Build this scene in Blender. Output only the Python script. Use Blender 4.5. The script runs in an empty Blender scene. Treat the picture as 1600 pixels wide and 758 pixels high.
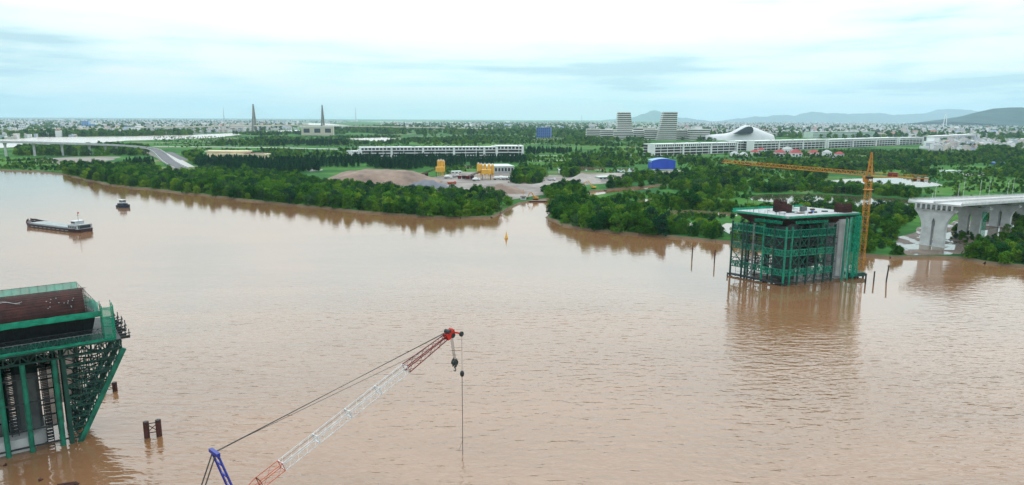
import bpy, bmesh, math, random
from mathutils import Vector, Matrix, noise as mnoise
from mathutils.geometry import tessellate_polygon

R = math.radians
scene = bpy.context.scene
col = scene.collection

# ------------------------------------------------------------------ camera
CAM_H = 65.0
cam_data = bpy.data.cameras.new('camera')
cam_data.lens = 24.0
cam_data.sensor_width = 36.0
cam_data.clip_start = 1.0
cam_data.clip_end = 120000.0
camera = bpy.data.objects.new('camera', cam_data)
col.objects.link(camera)
CAM_ROT = Matrix.Rotation(R(90 - 10.27), 3, 'X') @ Matrix.Rotation(R(0.3), 3, 'Z')
camera.matrix_world = Matrix.Translation((0, 0, CAM_H)) @ CAM_ROT.to_4x4()
scene.camera = camera

# ------------------------------------------------------------------ world
SUN_EL, SUN_AZ = R(58), R(7)          # azimuth measured from +Y towards +X
world = bpy.data.worlds.new('World')
scene.world = world
world.use_nodes = True
nt = world.node_tree
nt.nodes.clear()
def wn(t, **kw):
    n = nt.nodes.new(t)
    for k, v in kw.items():
        setattr(n, k, v)
    return n
def wl(a, b):
    nt.links.new(a, b)
w_out = wn('ShaderNodeOutputWorld')
w_bg = wn('ShaderNodeBackground')
w_bg.inputs['Strength'].default_value = 0.1
w_sky = wn('ShaderNodeTexSky', sky_type='NISHITA', sun_disc=False)
w_sky.sun_elevation = SUN_EL
w_sky.sun_rotation = SUN_AZ
w_sky.air_density = 1.2
w_sky.dust_density = 2.0
w_tc = wn('ShaderNodeTexCoord')
w_map = wn('ShaderNodeMapping')
w_map.inputs['Scale'].default_value = (1.0, 1.0, 4.2)
w_map.inputs['Location'].default_value = (3.3, 0.4, 0.15)
wl(w_tc.outputs['Generated'], w_map.inputs['Vector'])
w_n1 = wn('ShaderNodeTexNoise')
w_n1.inputs['Scale'].default_value = 2.6
w_n1.inputs['Detail'].default_value = 6.0
w_n1.inputs['Roughness'].default_value = 0.52
w_n1.inputs['Distortion'].default_value = 0.5
wl(w_map.outputs[0], w_n1.inputs['Vector'])
w_map2 = wn('ShaderNodeMapping')
w_map2.inputs['Scale'].default_value = (1.0, 1.0, 11.0)
w_map2.inputs['Location'].default_value = (7.1, 2.0, 0.0)
wl(w_tc.outputs['Generated'], w_map2.inputs['Vector'])
w_n2 = wn('ShaderNodeTexNoise')
w_n2.inputs['Scale'].default_value = 5.0
w_n2.inputs['Detail'].default_value = 5.0
w_n2.inputs['Roughness'].default_value = 0.55
wl(w_map2.outputs[0], w_n2.inputs['Vector'])
w_mixn = wn('ShaderNodeMix', data_type='FLOAT')
w_mixn.inputs[0].default_value = 0.42
wl(w_n1.outputs['Fac'], w_mixn.inputs[2])
wl(w_n2.outputs['Fac'], w_mixn.inputs[3])
w_ramp = wn('ShaderNodeValToRGB')
cr = w_ramp.color_ramp
cr.interpolation = 'B_SPLINE'
cr.elements[0].position = 0.40
cr.elements[0].color = (0.52, 0.71, 0.80, 1)      # slate blue undersides
cr.elements[1].position = 0.58
cr.elements[1].color = (1.02, 1.0, 0.965, 1)
e = cr.elements.new(0.455); e.color = (0.74, 0.93, 0.97, 1)
e = cr.elements.new(0.515); e.color = (0.88, 0.985, 0.99, 1)
wl(w_mixn.outputs[0], w_ramp.inputs[0])
# overcast brightness: paler and dimmer at the horizon, brighter overhead
w_sep = wn('ShaderNodeSeparateXYZ')
wl(w_tc.outputs['Generated'], w_sep.inputs[0])
w_grad = wn('ShaderNodeValToRGB')
g = w_grad.color_ramp
g.elements[0].position = 0.0
g.elements[0].color = (0.92, 1.10, 1.13, 1)
g.elements[1].position = 1.0
g.elements[1].color = (1.6, 1.6, 1.62, 1)
e = g.elements.new(0.035); e.color = (1.03, 1.17, 1.19, 1)
e = g.elements.new(0.10); e.color = (1.16, 1.21, 1.20, 1)
e = g.elements.new(0.155); e.color = (1.40, 1.43, 1.43, 1)
e = g.elements.new(0.26); e.color = (2.15, 2.15, 2.15, 1)
e = g.elements.new(0.45); e.color = (2.1, 2.1, 2.1, 1)
wl(w_sep.outputs['Z'], w_grad.inputs[0])
w_mul = wn('ShaderNodeMix', data_type='RGBA', blend_type='MULTIPLY')
w_mul.inputs[0].default_value = 1.0
wl(w_grad.outputs[0], w_mul.inputs[6])
wl(w_ramp.outputs[0], w_mul.inputs[7])
w_scale = wn('ShaderNodeMix', data_type='RGBA', blend_type='MULTIPLY')
w_scale.inputs[0].default_value = 1.0
w_scale.inputs[7].default_value = (10.6, 10.6, 10.6, 1)
wl(w_mul.outputs[2], w_scale.inputs[6])
w_dot = wn('ShaderNodeVectorMath', operation='DOT_PRODUCT')
wl(w_tc.outputs['Generated'], w_dot.inputs[0])
w_dot.inputs[1].default_value = (math.sin(SUN_AZ) * math.cos(SUN_EL), math.cos(SUN_AZ) * math.cos(SUN_EL), math.sin(SUN_EL))
w_glow = wn('ShaderNodeMapRange', interpolation_type='SMOOTHSTEP')
w_glow.inputs['From Min'].default_value = 0.25; w_glow.inputs['From Max'].default_value = 1.0
w_glow.inputs['To Min'].default_value = 1.0; w_glow.inputs['To Max'].default_value = 1.4
wl(w_dot.outputs['Value'], w_glow.inputs['Value'])
w_lit = wn('ShaderNodeVectorMath', operation='SCALE')
wl(w_scale.outputs[2], w_lit.inputs[0]); wl(w_glow.outputs[0], w_lit.inputs['Scale'])
w_fin = wn('ShaderNodeMix', data_type='RGBA')
w_fin.inputs[0].default_value = 0.9                 # cloud cover over the clear sky
wl(w_sky.outputs[0], w_fin.inputs[6])
wl(w_lit.outputs[0], w_fin.inputs[7])
wl(w_fin.outputs[2], w_bg.inputs['Color'])
wl(w_bg.outputs[0], w_out.inputs['Surface'])

# ------------------------------------------------------------------ sun (veiled by cloud)
sun_data = bpy.data.lights.new('sun', 'SUN')
sun_data.energy = 1.2
sun_data.angle = R(55)
sun_data.color = (1.0, 0.95, 0.88)
sun = bpy.data.objects.new('sun', sun_data)
col.objects.link(sun)
sd = Vector((math.sin(SUN_AZ) * math.cos(SUN_EL), math.cos(SUN_AZ) * math.cos(SUN_EL), math.sin(SUN_EL)))
sun.rotation_euler = sd.to_track_quat('Z', 'Y').to_euler()
sun.location = sd * 500

# ------------------------------------------------------------------ exposure
scene.view_settings.view_transform = 'Standard'
scene.view_settings.look = 'None'
scene.view_settings.exposure = -0.3
scene.view_settings.gamma = 1.0
scene.view_settings.use_curve_mapping = False
scene.render.engine = 'CYCLES'
scene.cycles.use_denoising = True
scene.cycles.max_bounces = 6
scene.cycles.diffuse_bounces = 3
scene.cycles.glossy_bounces = 3
scene.cycles.transmission_bounces = 3
scene.cycles.volume_bounces = 2
scene.cycles.transparent_max_bounces = 12
scene.cycles.use_adaptive_sampling = False

# ------------------------------------------------------------------ helpers
FPX = 1600 * 24 / 36
def ray(px, py):
    return CAM_ROT @ Vector(((px - 800) / FPX, -(py - 379) / FPX, -1))
def G(px, py, z=0.0):
    """ground point seen at a pixel of the photograph, on the level z"""
    d = ray(px, py); t = (z - CAM_H) / d.z
    return Vector((d.x * t, d.y * t, z))
def D(px, py, y):
    """point seen at a pixel, at the distance y in front of the camera"""
    d = ray(px, py); t = y / d.y
    return Vector((d.x * t, y, CAM_H + d.z * t))
def proj(p):
    c = CAM_ROT.transposed() @ (Vector(p) - Vector((0, 0, CAM_H)))
    return 800 + FPX * c.x / -c.z, 379 - FPX * c.y / -c.z

class MB:
    def __init__(self):
        self.v = []; self.f = []; self.m = []
    def add(self, pts, faces, m=0):
        b = len(self.v)
        self.v.extend([tuple(p) for p in pts])
        for f in faces:
            self.f.append([b + i for i in f]); self.m.append(m)
        return self
    def hexa(self, p, m=0):
        return self.add(p, [(0, 3, 2, 1), (4, 5, 6, 7), (0, 1, 5, 4), (1, 2, 6, 5), (2, 3, 7, 6), (3, 0, 4, 7)], m)
    def box(self, x0, x1, y0, y1, z0, z1, m=0):
        return self.hexa([(x0, y0, z0), (x1, y0, z0), (x1, y1, z0), (x0, y1, z0),
                          (x0, y0, z1), (x1, y0, z1), (x1, y1, z1), (x0, y1, z1)], m)
    def rbox(self, c, sx, sy, z0, z1, a, m=0):
        ca, sa = math.cos(a), math.sin(a)
        q = [(c[0] + x * ca - y * sa, c[1] + x * sa + y * ca) for x, y in
             ((-sx / 2, -sy / 2), (sx / 2, -sy / 2), (sx / 2, sy / 2), (-sx / 2, sy / 2))]
        return self.hexa([(x, y, z0) for x, y in q] + [(x, y, z1) for x, y in q], m)
    def bar(self, p, q, w=0.1, h=None, m=0):
        p = Vector(p); q = Vector(q); h = w if h is None else h
        d = (q - p)
        if d.length < 1e-6: return self
        d.normalize()
        up = Vector((0, 0, 1)) if abs(d.z) < 0.95 else Vector((0, 1, 0))
        s = d.cross(up).normalized() * (w / 2); t = s.cross(d).normalized() * (h / 2)
        return self.hexa([p - s - t, p + s - t, q + s - t, q - s - t, p - s + t, p + s + t, q + s + t, q - s + t][0:8], m)
    def cyl(self, p, q, r0, r1=None, n=8, m=0, cap=True):
        p = Vector(p); q = Vector(q); r1 = r0 if r1 is None else r1
        d = (q - p).normalized()
        up = Vector((0, 0, 1)) if abs(d.z) < 0.95 else Vector((0, 1, 0))
        s = d.cross(up).normalized(); t = s.cross(d)
        pts = [p + (s * math.cos(2 * math.pi * i / n) + t * math.sin(2 * math.pi * i / n)) * r0 for i in range(n)]
        pts += [q + (s * math.cos(2 * math.pi * i / n) + t * math.sin(2 * math.pi * i / n)) * r1 for i in range(n)]
        fs = [(i, (i + 1) % n, n + (i + 1) % n, n + i) for i in range(n)]
        if cap: fs += [tuple(range(n))[::-1], tuple(range(n, 2 * n))]
        return self.add(pts, fs, m)
    def prism(self, poly, z0, z1, m=0):
        n = len(poly)
        pts = [(p[0], p[1], z0) for p in poly] + [(p[0], p[1], z1) for p in poly]
        return self.add(pts, [(i, (i + 1) % n, n + (i + 1) % n, n + i) for i in range(n)]
                        + [tuple(range(n))[::-1], tuple(range(n, 2 * n))], m)
    def loft(self, rings, m=0, cap=True, closed=True):
        n = len(rings[0]); b = []
        for r in rings: b += list(r)
        fs = []
        for k in range(len(rings) - 1):
            for i in range(n if closed else n - 1):
                j = (i + 1) % n
                fs.append((k * n + i, k * n + j, (k + 1) * n + j, (k + 1) * n + i))
        if cap:
            fs += [tuple(range(n))[::-1], tuple(range((len(rings) - 1) * n, len(rings) * n))]
        return self.add(b, fs, m)
    def truss(self, p, q, depth, n, w=0.2, wd=None, zig=True, m=0):
        """vertical lattice girder: p, q on the bottom chord"""
        p = Vector(p); q = Vector(q); z = Vector((0, 0, depth)); wd = wd or w * 0.7
        self.bar(p, q, w, m=m); self.bar(p + z, q + z, w, m=m)
        for i in range(n + 1):
            a = p.lerp(q, i / n)
            self.bar(a, a + z, wd, m=m)
            if i < n:
                b = p.lerp(q, (i + 1) / n)
                if zig and i % 2: self.bar(a + z, b, wd, m=m)
                else: self.bar(a, b + z, wd, m=m)
        return self
    def build(self, name, mats, parent=None, smooth=False):
        me = bpy.data.meshes.new(name)
        me.from_pydata(self.v, [], self.f)
        if not isinstance(mats, (list, tuple)): mats = [mats]
        for mt in mats: me.materials.append(mt)
        if len(mats) > 1: me.polygons.foreach_set('material_index', self.m)
        bm = bmesh.new(); bm.from_mesh(me)
        bmesh.ops.recalc_face_normals(bm, faces=bm.faces)
        bm.to_mesh(me); bm.free()
        if smooth: me.polygons.foreach_set('use_smooth', [True] * len(me.polygons))
        me.update()
        o = bpy.data.objects.new(name, me)
        col.objects.link(o)
        if parent is not None: o.parent = parent
        return o

def tag(o, label=None, cat=None, group=None, kind=None):
    if label: o['label'] = label
    if cat: o['category'] = cat
    if group: o['group'] = group
    if kind: o['kind'] = kind
    return o
def thing(name, label, cat, loc=(0, 0, 0), rz=0.0, group=None):
    o = bpy.data.objects.new(name, None)
    o.empty_display_size = 1.0
    col.objects.link(o)
    o.location = loc; o.rotation_euler = (0, 0, rz)
    return tag(o, label, cat, group)
def dup(root, loc, rz, label=None, group=None, scale=None):
    r = root.copy(); col.objects.link(r)
    r.location = loc; r.rotation_euler = (0, 0, rz)
    if scale is not None: r.scale = (scale, scale, scale) if not isinstance(scale, tuple) else scale
    if label: r['label'] = label
    if group: r['group'] = group
    for ch in root.children:
        c = ch.copy(); col.objects.link(c); c.parent = r
        for g2 in ch.children:
            d2 = g2.copy(); col.objects.link(d2); d2.parent = c
    return r

# ------------------------------------------------------------------ materials
def mat(name, color, rough=0.7, var=0.25, scale=0.3, metal=0.0, color2=None, bump=0.0, spec=0.4):
    m = bpy.data.materials.new(name); m.use_nodes = True
    t = m.node_tree; b = t.nodes['Principled BSDF']
    b.inputs['Roughness'].default_value = rough
    b.inputs['Metallic'].default_value = metal
    b.inputs['Specular IOR Level'].default_value = spec
    geo = t.nodes.new('ShaderNodeNewGeometry')
    nz = t.nodes.new('ShaderNodeTexNoise')
    nz.inputs['Scale'].default_value = scale
    nz.inputs['Detail'].default_value = 6
    nz.inputs['Roughness'].default_value = 0.65
    t.links.new(geo.outputs['Position'], nz.inputs['Vector'])
    rp = t.nodes.new('ShaderNodeValToRGB')
    c2 = color2 or tuple(c * (1 - var) for c in color)
    c1 = color if color2 else tuple(min(1, c * (1 + var)) for c in color)
    rp.color_ramp.elements[0].position = 0.32; rp.color_ramp.elements[0].color = (*c2, 1)
    rp.color_ramp.elements[1].position = 0.68; rp.color_ramp.elements[1].color = (*c1, 1)
    t.links.new(nz.outputs['Fac'], rp.inputs[0])
    t.links.new(rp.outputs[0], b.inputs['Base Color'])
    if bump:
        bp = t.nodes.new('ShaderNodeBump'); bp.inputs['Distance'].default_value = bump
        t.links.new(nz.outputs['Fac'], bp.inputs['Height'])
        t.links.new(bp.outputs[0], b.inputs['Normal'])
    return m

M = {}
M['concrete'] = mat('concrete', (0.42, 0.42, 0.41), 0.85, 0.16, 0.35, bump=0.03)
M['concrete_new'] = mat('fresh_concrete', (0.56, 0.565, 0.57), 0.85, 0.12, 0.25, color2=(0.38, 0.385, 0.39))
M['green_mid'] = mat('mid_green_steel', (0.006, 0.125, 0.078), 0.55, 0.55, 0.6)  # green paint in a tone between the other two greens
M['concrete_dark'] = mat('dark_concrete', (0.13, 0.145, 0.145), 0.85, 0.25, 0.4)  # dark tone; on inner pier columns and girder-end gaps it stands for shade
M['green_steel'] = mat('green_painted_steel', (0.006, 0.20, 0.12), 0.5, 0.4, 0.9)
M['green_dark'] = mat('dark_green_steel', (0.005, 0.050, 0.036), 0.55, 0.45, 0.8)  # darker copy of the green; shade inside the scaffolds put into its colour
M['black_steel'] = mat('weathered_black_steel', (0.022, 0.028, 0.03), 0.6, 0.4, 0.8)
M['rust'] = mat('rusty_rebar', (0.090, 0.027, 0.022), 0.65, 0.4, 0.5, color2=(0.026, 0.010, 0.011))
M['rust_pile'] = mat('rusty_pile', (0.085, 0.026, 0.018), 0.75, 0.4, 0.8, color2=(0.03, 0.012, 0.011))
M['orange'] = mat('orange_crane_paint', (0.52, 0.215, 0.022), 0.5, 0.25, 0.5)
M['red_crane'] = mat('dark_red_crane_paint', (0.16, 0.016, 0.016), 0.45, 0.3, 0.6)
M['red_bright'] = mat('red_crane_head', (0.50, 0.02, 0.012), 0.4, 0.2, 0.8)
M['red_orange'] = mat('red_orange_boom_paint', (0.50, 0.09, 0.04), 0.45, 0.25, 0.8)
M['white_steel'] = mat('white_boom_paint', (0.58, 0.59, 0.60), 0.5, 0.2, 0.8)
M['blue_steel'] = mat('blue_mast_paint', (0.018, 0.030, 0.24), 0.4, 0.25, 0.8)
M['cable'] = mat('steel_cable', (0.045, 0.042, 0.04), 0.6, 0.2, 1.0)
M['white_wall'] = mat('white_render', (0.74, 0.745, 0.75), 0.8, 0.08, 0.05)
M['cream'] = mat('cream_render', (0.70, 0.60, 0.42), 0.8, 0.1, 0.05)
M['beige'] = mat('beige_render', (0.50, 0.46, 0.38), 0.85, 0.08, 0.02)
M['grey_roof'] = mat('grey_roof_sheet', (0.42, 0.43, 0.44), 0.7, 0.15, 0.1)
M['glass_dark'] = mat('dark_glazing', (0.035, 0.045, 0.06), 0.15, 0.3, 0.2, spec=0.5)
M['shade_floor'] = mat('open_storey_shade', (0.03, 0.032, 0.036), 0.8, 0.3, 0.3)  # near-black, so the shade of the open storeys is in the colour
M['blue_wall'] = mat('blue_cladding', (0.05, 0.13, 0.42), 0.5, 0.15, 0.1)
M['blue_roof'] = mat('blue_roof_sheet', (0.02, 0.065, 0.46), 0.4, 0.15, 0.1)
M['blue_pale'] = mat('pale_blue_cladding', (0.16, 0.32, 0.62), 0.5, 0.15, 0.1)
M['red_roof'] = mat('red_tile_roof', (0.33, 0.055, 0.06), 0.75, 0.3, 0.2)
M['green_roof'] = mat('pale_green_roof', (0.50, 0.60, 0.54), 0.6, 0.1, 0.1)
M['yellow'] = mat('yellow_silo_paint', (0.68, 0.36, 0.045), 0.5, 0.22, 0.3)
M['sand'] = mat('river_sand', (0.29, 0.205, 0.16), 0.95, 0.2, 0.06, color2=(0.13, 0.09, 0.075), bump=0.6)
M['grey_sand'] = mat('grey_gravel', (0.16, 0.17, 0.20), 0.95, 0.2, 0.06, color2=(0.09, 0.10, 0.125), bump=0.5)
M['pale_sand'] = mat('pale_crushed_stone', (0.36, 0.33, 0.31), 0.95, 0.2, 0.06, color2=(0.23, 0.2, 0.185), bump=0.5)
M['yard'] = mat('yard_hardstanding', (0.30, 0.27, 0.25), 0.95, 0.2, 0.03, color2=(0.12, 0.10, 0.095))
M['mud'] = mat('wet_mud', (0.15, 0.105, 0.08), 0.6, 0.3, 0.1, color2=(0.05, 0.038, 0.032))
def puddles(m, scale, lo):
    t = m.node_tree; b = t.nodes['Principled BSDF']
    geo = t.nodes.new('ShaderNodeNewGeometry'); nz = t.nodes.new('ShaderNodeTexNoise')
    mp = t.nodes.new('ShaderNodeMapping'); mp.inputs['Scale'].default_value = (1, .55, 1); mp.inputs['Rotation'].default_value = (0, 0, .5)
    t.links.new(geo.outputs['Position'], mp.inputs[0])
    nz.inputs['Scale'].default_value = scale; nz.inputs['Detail'].default_value = 5; nz.inputs['Roughness'].default_value = .62
    t.links.new(mp.outputs[0], nz.inputs['Vector'])
    mr = t.nodes.new('ShaderNodeMapRange'); mr.inputs['From Min'].default_value = lo; mr.inputs['From Max'].default_value = lo + .02
    mr.inputs['To Min'].default_value = .75; mr.inputs['To Max'].default_value = .03
    t.links.new(nz.outputs['Fac'], mr.inputs['Value']); t.links.new(mr.outputs[0], b.inputs['Roughness'])
puddles(M['mud'], .11, .53)
M['bank'] = mat('muddy_bank', (0.16, 0.10, 0.06), 0.9, 0.3, 0.2, color2=(0.09, 0.075, 0.04))
M['asphalt'] = mat('asphalt', (0.11, 0.11, 0.12), 0.9, 0.2, 0.1)
M['paving'] = mat('pale_paving', (0.42, 0.41, 0.40), 0.9, 0.15, 0.1)
M['hull_dark'] = mat('dark_hull_paint', (0.040, 0.016, 0.020), 0.5, 0.4, 0.5)
M['hull_blue'] = mat('blue_black_hull', (0.016, 0.022, 0.045), 0.5, 0.3, 0.5)
M['deck_grey'] = mat('grey_hatch_cover', (0.30, 0.325, 0.33), 0.75, 0.2, 0.4)
M['boat_white'] = mat('white_boat_paint', (0.50, 0.51, 0.52), 0.55, 0.25, 0.6)
M['tyre'] = mat('black_rubber', (0.02, 0.02, 0.02), 0.8, 0.2, 1.0)
M['flag_red'] = mat('red_flag_cloth', (0.6, 0.02, 0.02), 0.8, 0.1, 1.0)
M['bark'] = mat('bark', (0.12, 0.085, 0.055), 0.9, 0.3, 2.0)
M['wood'] = mat('weathered_timber', (0.10, 0.065, 0.04), 0.85, 0.35, 2.0)

def net_material(name, color, opacity):
    m = bpy.data.materials.new(name); m.use_nodes = True
    t = m.node_tree; t.nodes.clear()
    out = t.nodes.new('ShaderNodeOutputMaterial')
    df = t.nodes.new('ShaderNodeBsdfDiffuse'); tl = t.nodes.new('ShaderNodeBsdfTranslucent')
    tr = t.nodes.new('ShaderNodeBsdfTransparent')
    geo = t.nodes.new('ShaderNodeNewGeometry'); nz = t.nodes.new('ShaderNodeTexNoise')
    nz.inputs['Scale'].default_value = 0.7; nz.inputs['Detail'].default_value = 5
    t.links.new(geo.outputs['Position'], nz.inputs['Vector'])
    rp = t.nodes.new('ShaderNodeValToRGB')
    rp.color_ramp.elements[0].position = 0.3; rp.color_ramp.elements[0].color = (*[c * 0.6 for c in color], 1)
    rp.color_ramp.elements[1].position = 0.7; rp.color_ramp.elements[1].color = (*color, 1)
    t.links.new(nz.outputs['Fac'], rp.inputs[0])
    t.links.new(rp.outputs[0], df.inputs['Color']); t.links.new(rp.outputs[0], tl.inputs['Color'])
    a = t.nodes.new('ShaderNodeMixShader'); a.inputs[0].default_value = 0.35
    t.links.new(df.outputs[0], a.inputs[1]); t.links.new(tl.outputs[0], a.inputs[2])
    b = t.nodes.new('ShaderNodeMixShader')
    mr = t.nodes.new('ShaderNodeMapRange')
    mr.inputs['To Min'].default_value = max(0, opacity - 0.18); mr.inputs['To Max'].default_value = min(1, opacity + 0.18)
    t.links.new(nz.outputs['Fac'], mr.inputs['Value'])
    t.links.new(mr.outputs[0], b.inputs[0])
    t.links.new(tr.outputs[0], b.inputs[1]); t.links.new(a.outputs[0], b.inputs[2])
    t.links.new(b.outputs[0], out.inputs['Surface'])
    return m
M['net'] = net_material('green_debris_net', (0.022, 0.36, 0.22), 0.62)
M['net_solid'] = net_material('bright_green_net', (0.03, 0.40, 0.24), 0.93)
M['net_pale'] = net_material('pale_green_net', (0.16, 0.55, 0.42), 0.75)
M['net_dark'] = net_material('dark_green_net', (0.012, 0.16, 0.11), 0.5)

def leaf_material(name, dark, light, transl=0.25):
    m = bpy.data.materials.new(name); m.use_nodes = True
    t = m.node_tree; t.nodes.clear()
    out = t.nodes.new('ShaderNodeOutputMaterial')
    oi = t.nodes.new('ShaderNodeObjectInfo'); geo = t.nodes.new('ShaderNodeNewGeometry')
    tc = t.nodes.new('ShaderNodeTexCoord')
    nz = t.nodes.new('ShaderNodeTexNoise'); nz.inputs['Scale'].default_value = 0.55; nz.inputs['Detail'].default_value = 4
    t.links.new(tc.outputs['Object'], nz.inputs['Vector'])
    big = t.nodes.new('ShaderNodeTexNoise'); big.inputs['Scale'].default_value = 0.02; big.inputs['Detail'].default_value = 3
    t.links.new(geo.outputs['Position'], big.inputs['Vector'])
    a1 = t.nodes.new('ShaderNodeMath'); a1.operation = 'MULTIPLY_ADD'
    t.links.new(oi.outputs['Random'], a1.inputs[0]); a1.inputs[1].default_value = 0.62; a1.inputs[2].default_value = -0.33
    a2 = t.nodes.new('ShaderNodeMath'); a2.operation = 'ADD'
    t.links.new(nz.outputs['Fac'], a2.inputs[0]); t.links.new(a1.outputs[0], a2.inputs[1])
    a3 = t.nodes.new('ShaderNodeMath'); a3.operation = 'ADD'
    sb = t.nodes.new('ShaderNodeMath'); sb.operation = 'MULTIPLY_ADD'
    t.links.new(big.outputs['Fac'], sb.inputs[0]); sb.inputs[1].default_value = 1.2; sb.inputs[2].default_value = -0.6
    t.links.new(a2.outputs[0], a3.inputs[0]); t.links.new(sb.outputs[0], a3.inputs[1])
    rp = t.nodes.new('ShaderNodeValToRGB')
    rp.color_ramp.elements[0].position = 0.2; rp.color_ramp.elements[0].color = (*dark, 1)
    rp.color_ramp.elements[1].position = 0.85; rp.color_ramp.elements[1].color = (*light, 1)
    t.links.new(a3.outputs[0], rp.inputs[0])
    df = t.nodes.new('ShaderNodeBsdfDiffuse'); tl = t.nodes.new('ShaderNodeBsdfTranslucent')
    t.links.new(rp.outputs[0], df.inputs['Color']); t.links.new(rp.outputs[0], tl.inputs['Color'])
    mx = t.nodes.new('ShaderNodeMixShader'); mx.inputs[0].default_value = transl
    t.links.new(df.outputs[0], mx.inputs[1]); t.links.new(tl.outputs[0], mx.inputs[2])
    t.links.new(mx.outputs[0], out.inputs['Surface'])
    return m
M['leaf'] = leaf_material('broad_leaves', (0.008, 0.066, 0.014), (0.100, 0.235, 0.020))
M['leaf_dark'] = leaf_material('needle_leaves', (0.004, 0.036, 0.022), (0.016, 0.075, 0.030))
M['leaf_palm'] = leaf_material('palm_leaves', (0.006, 0.045, 0.020), (0.025, 0.10, 0.028))
M['leaf_bright'] = leaf_material('fresh_leaves', (0.028, 0.105, 0.010), (0.155, 0.265, 0.024))
M['leaf_grey'] = leaf_material('greyish_leaves', (0.010, 0.050, 0.026), (0.055, 0.130, 0.045))

M['shade_black'] = net_material('black_green_shade_sheet', (0.004, 0.022, 0.018), 0.78)  # for added dark sheets that stand for the shade inside the scaffolds
M['deck_top'] = mat('pale_deck_concrete', (0.44, 0.46, 0.48), 0.85, 0.2, 0.25, color2=(0.30, 0.31, 0.32))
M['shaft_shade'] = mat('shaded_concrete', (0.05, 0.06, 0.06), 0.85, 0.3, 0.4)  # concrete darkened to carry the shade of the pier interior
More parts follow.
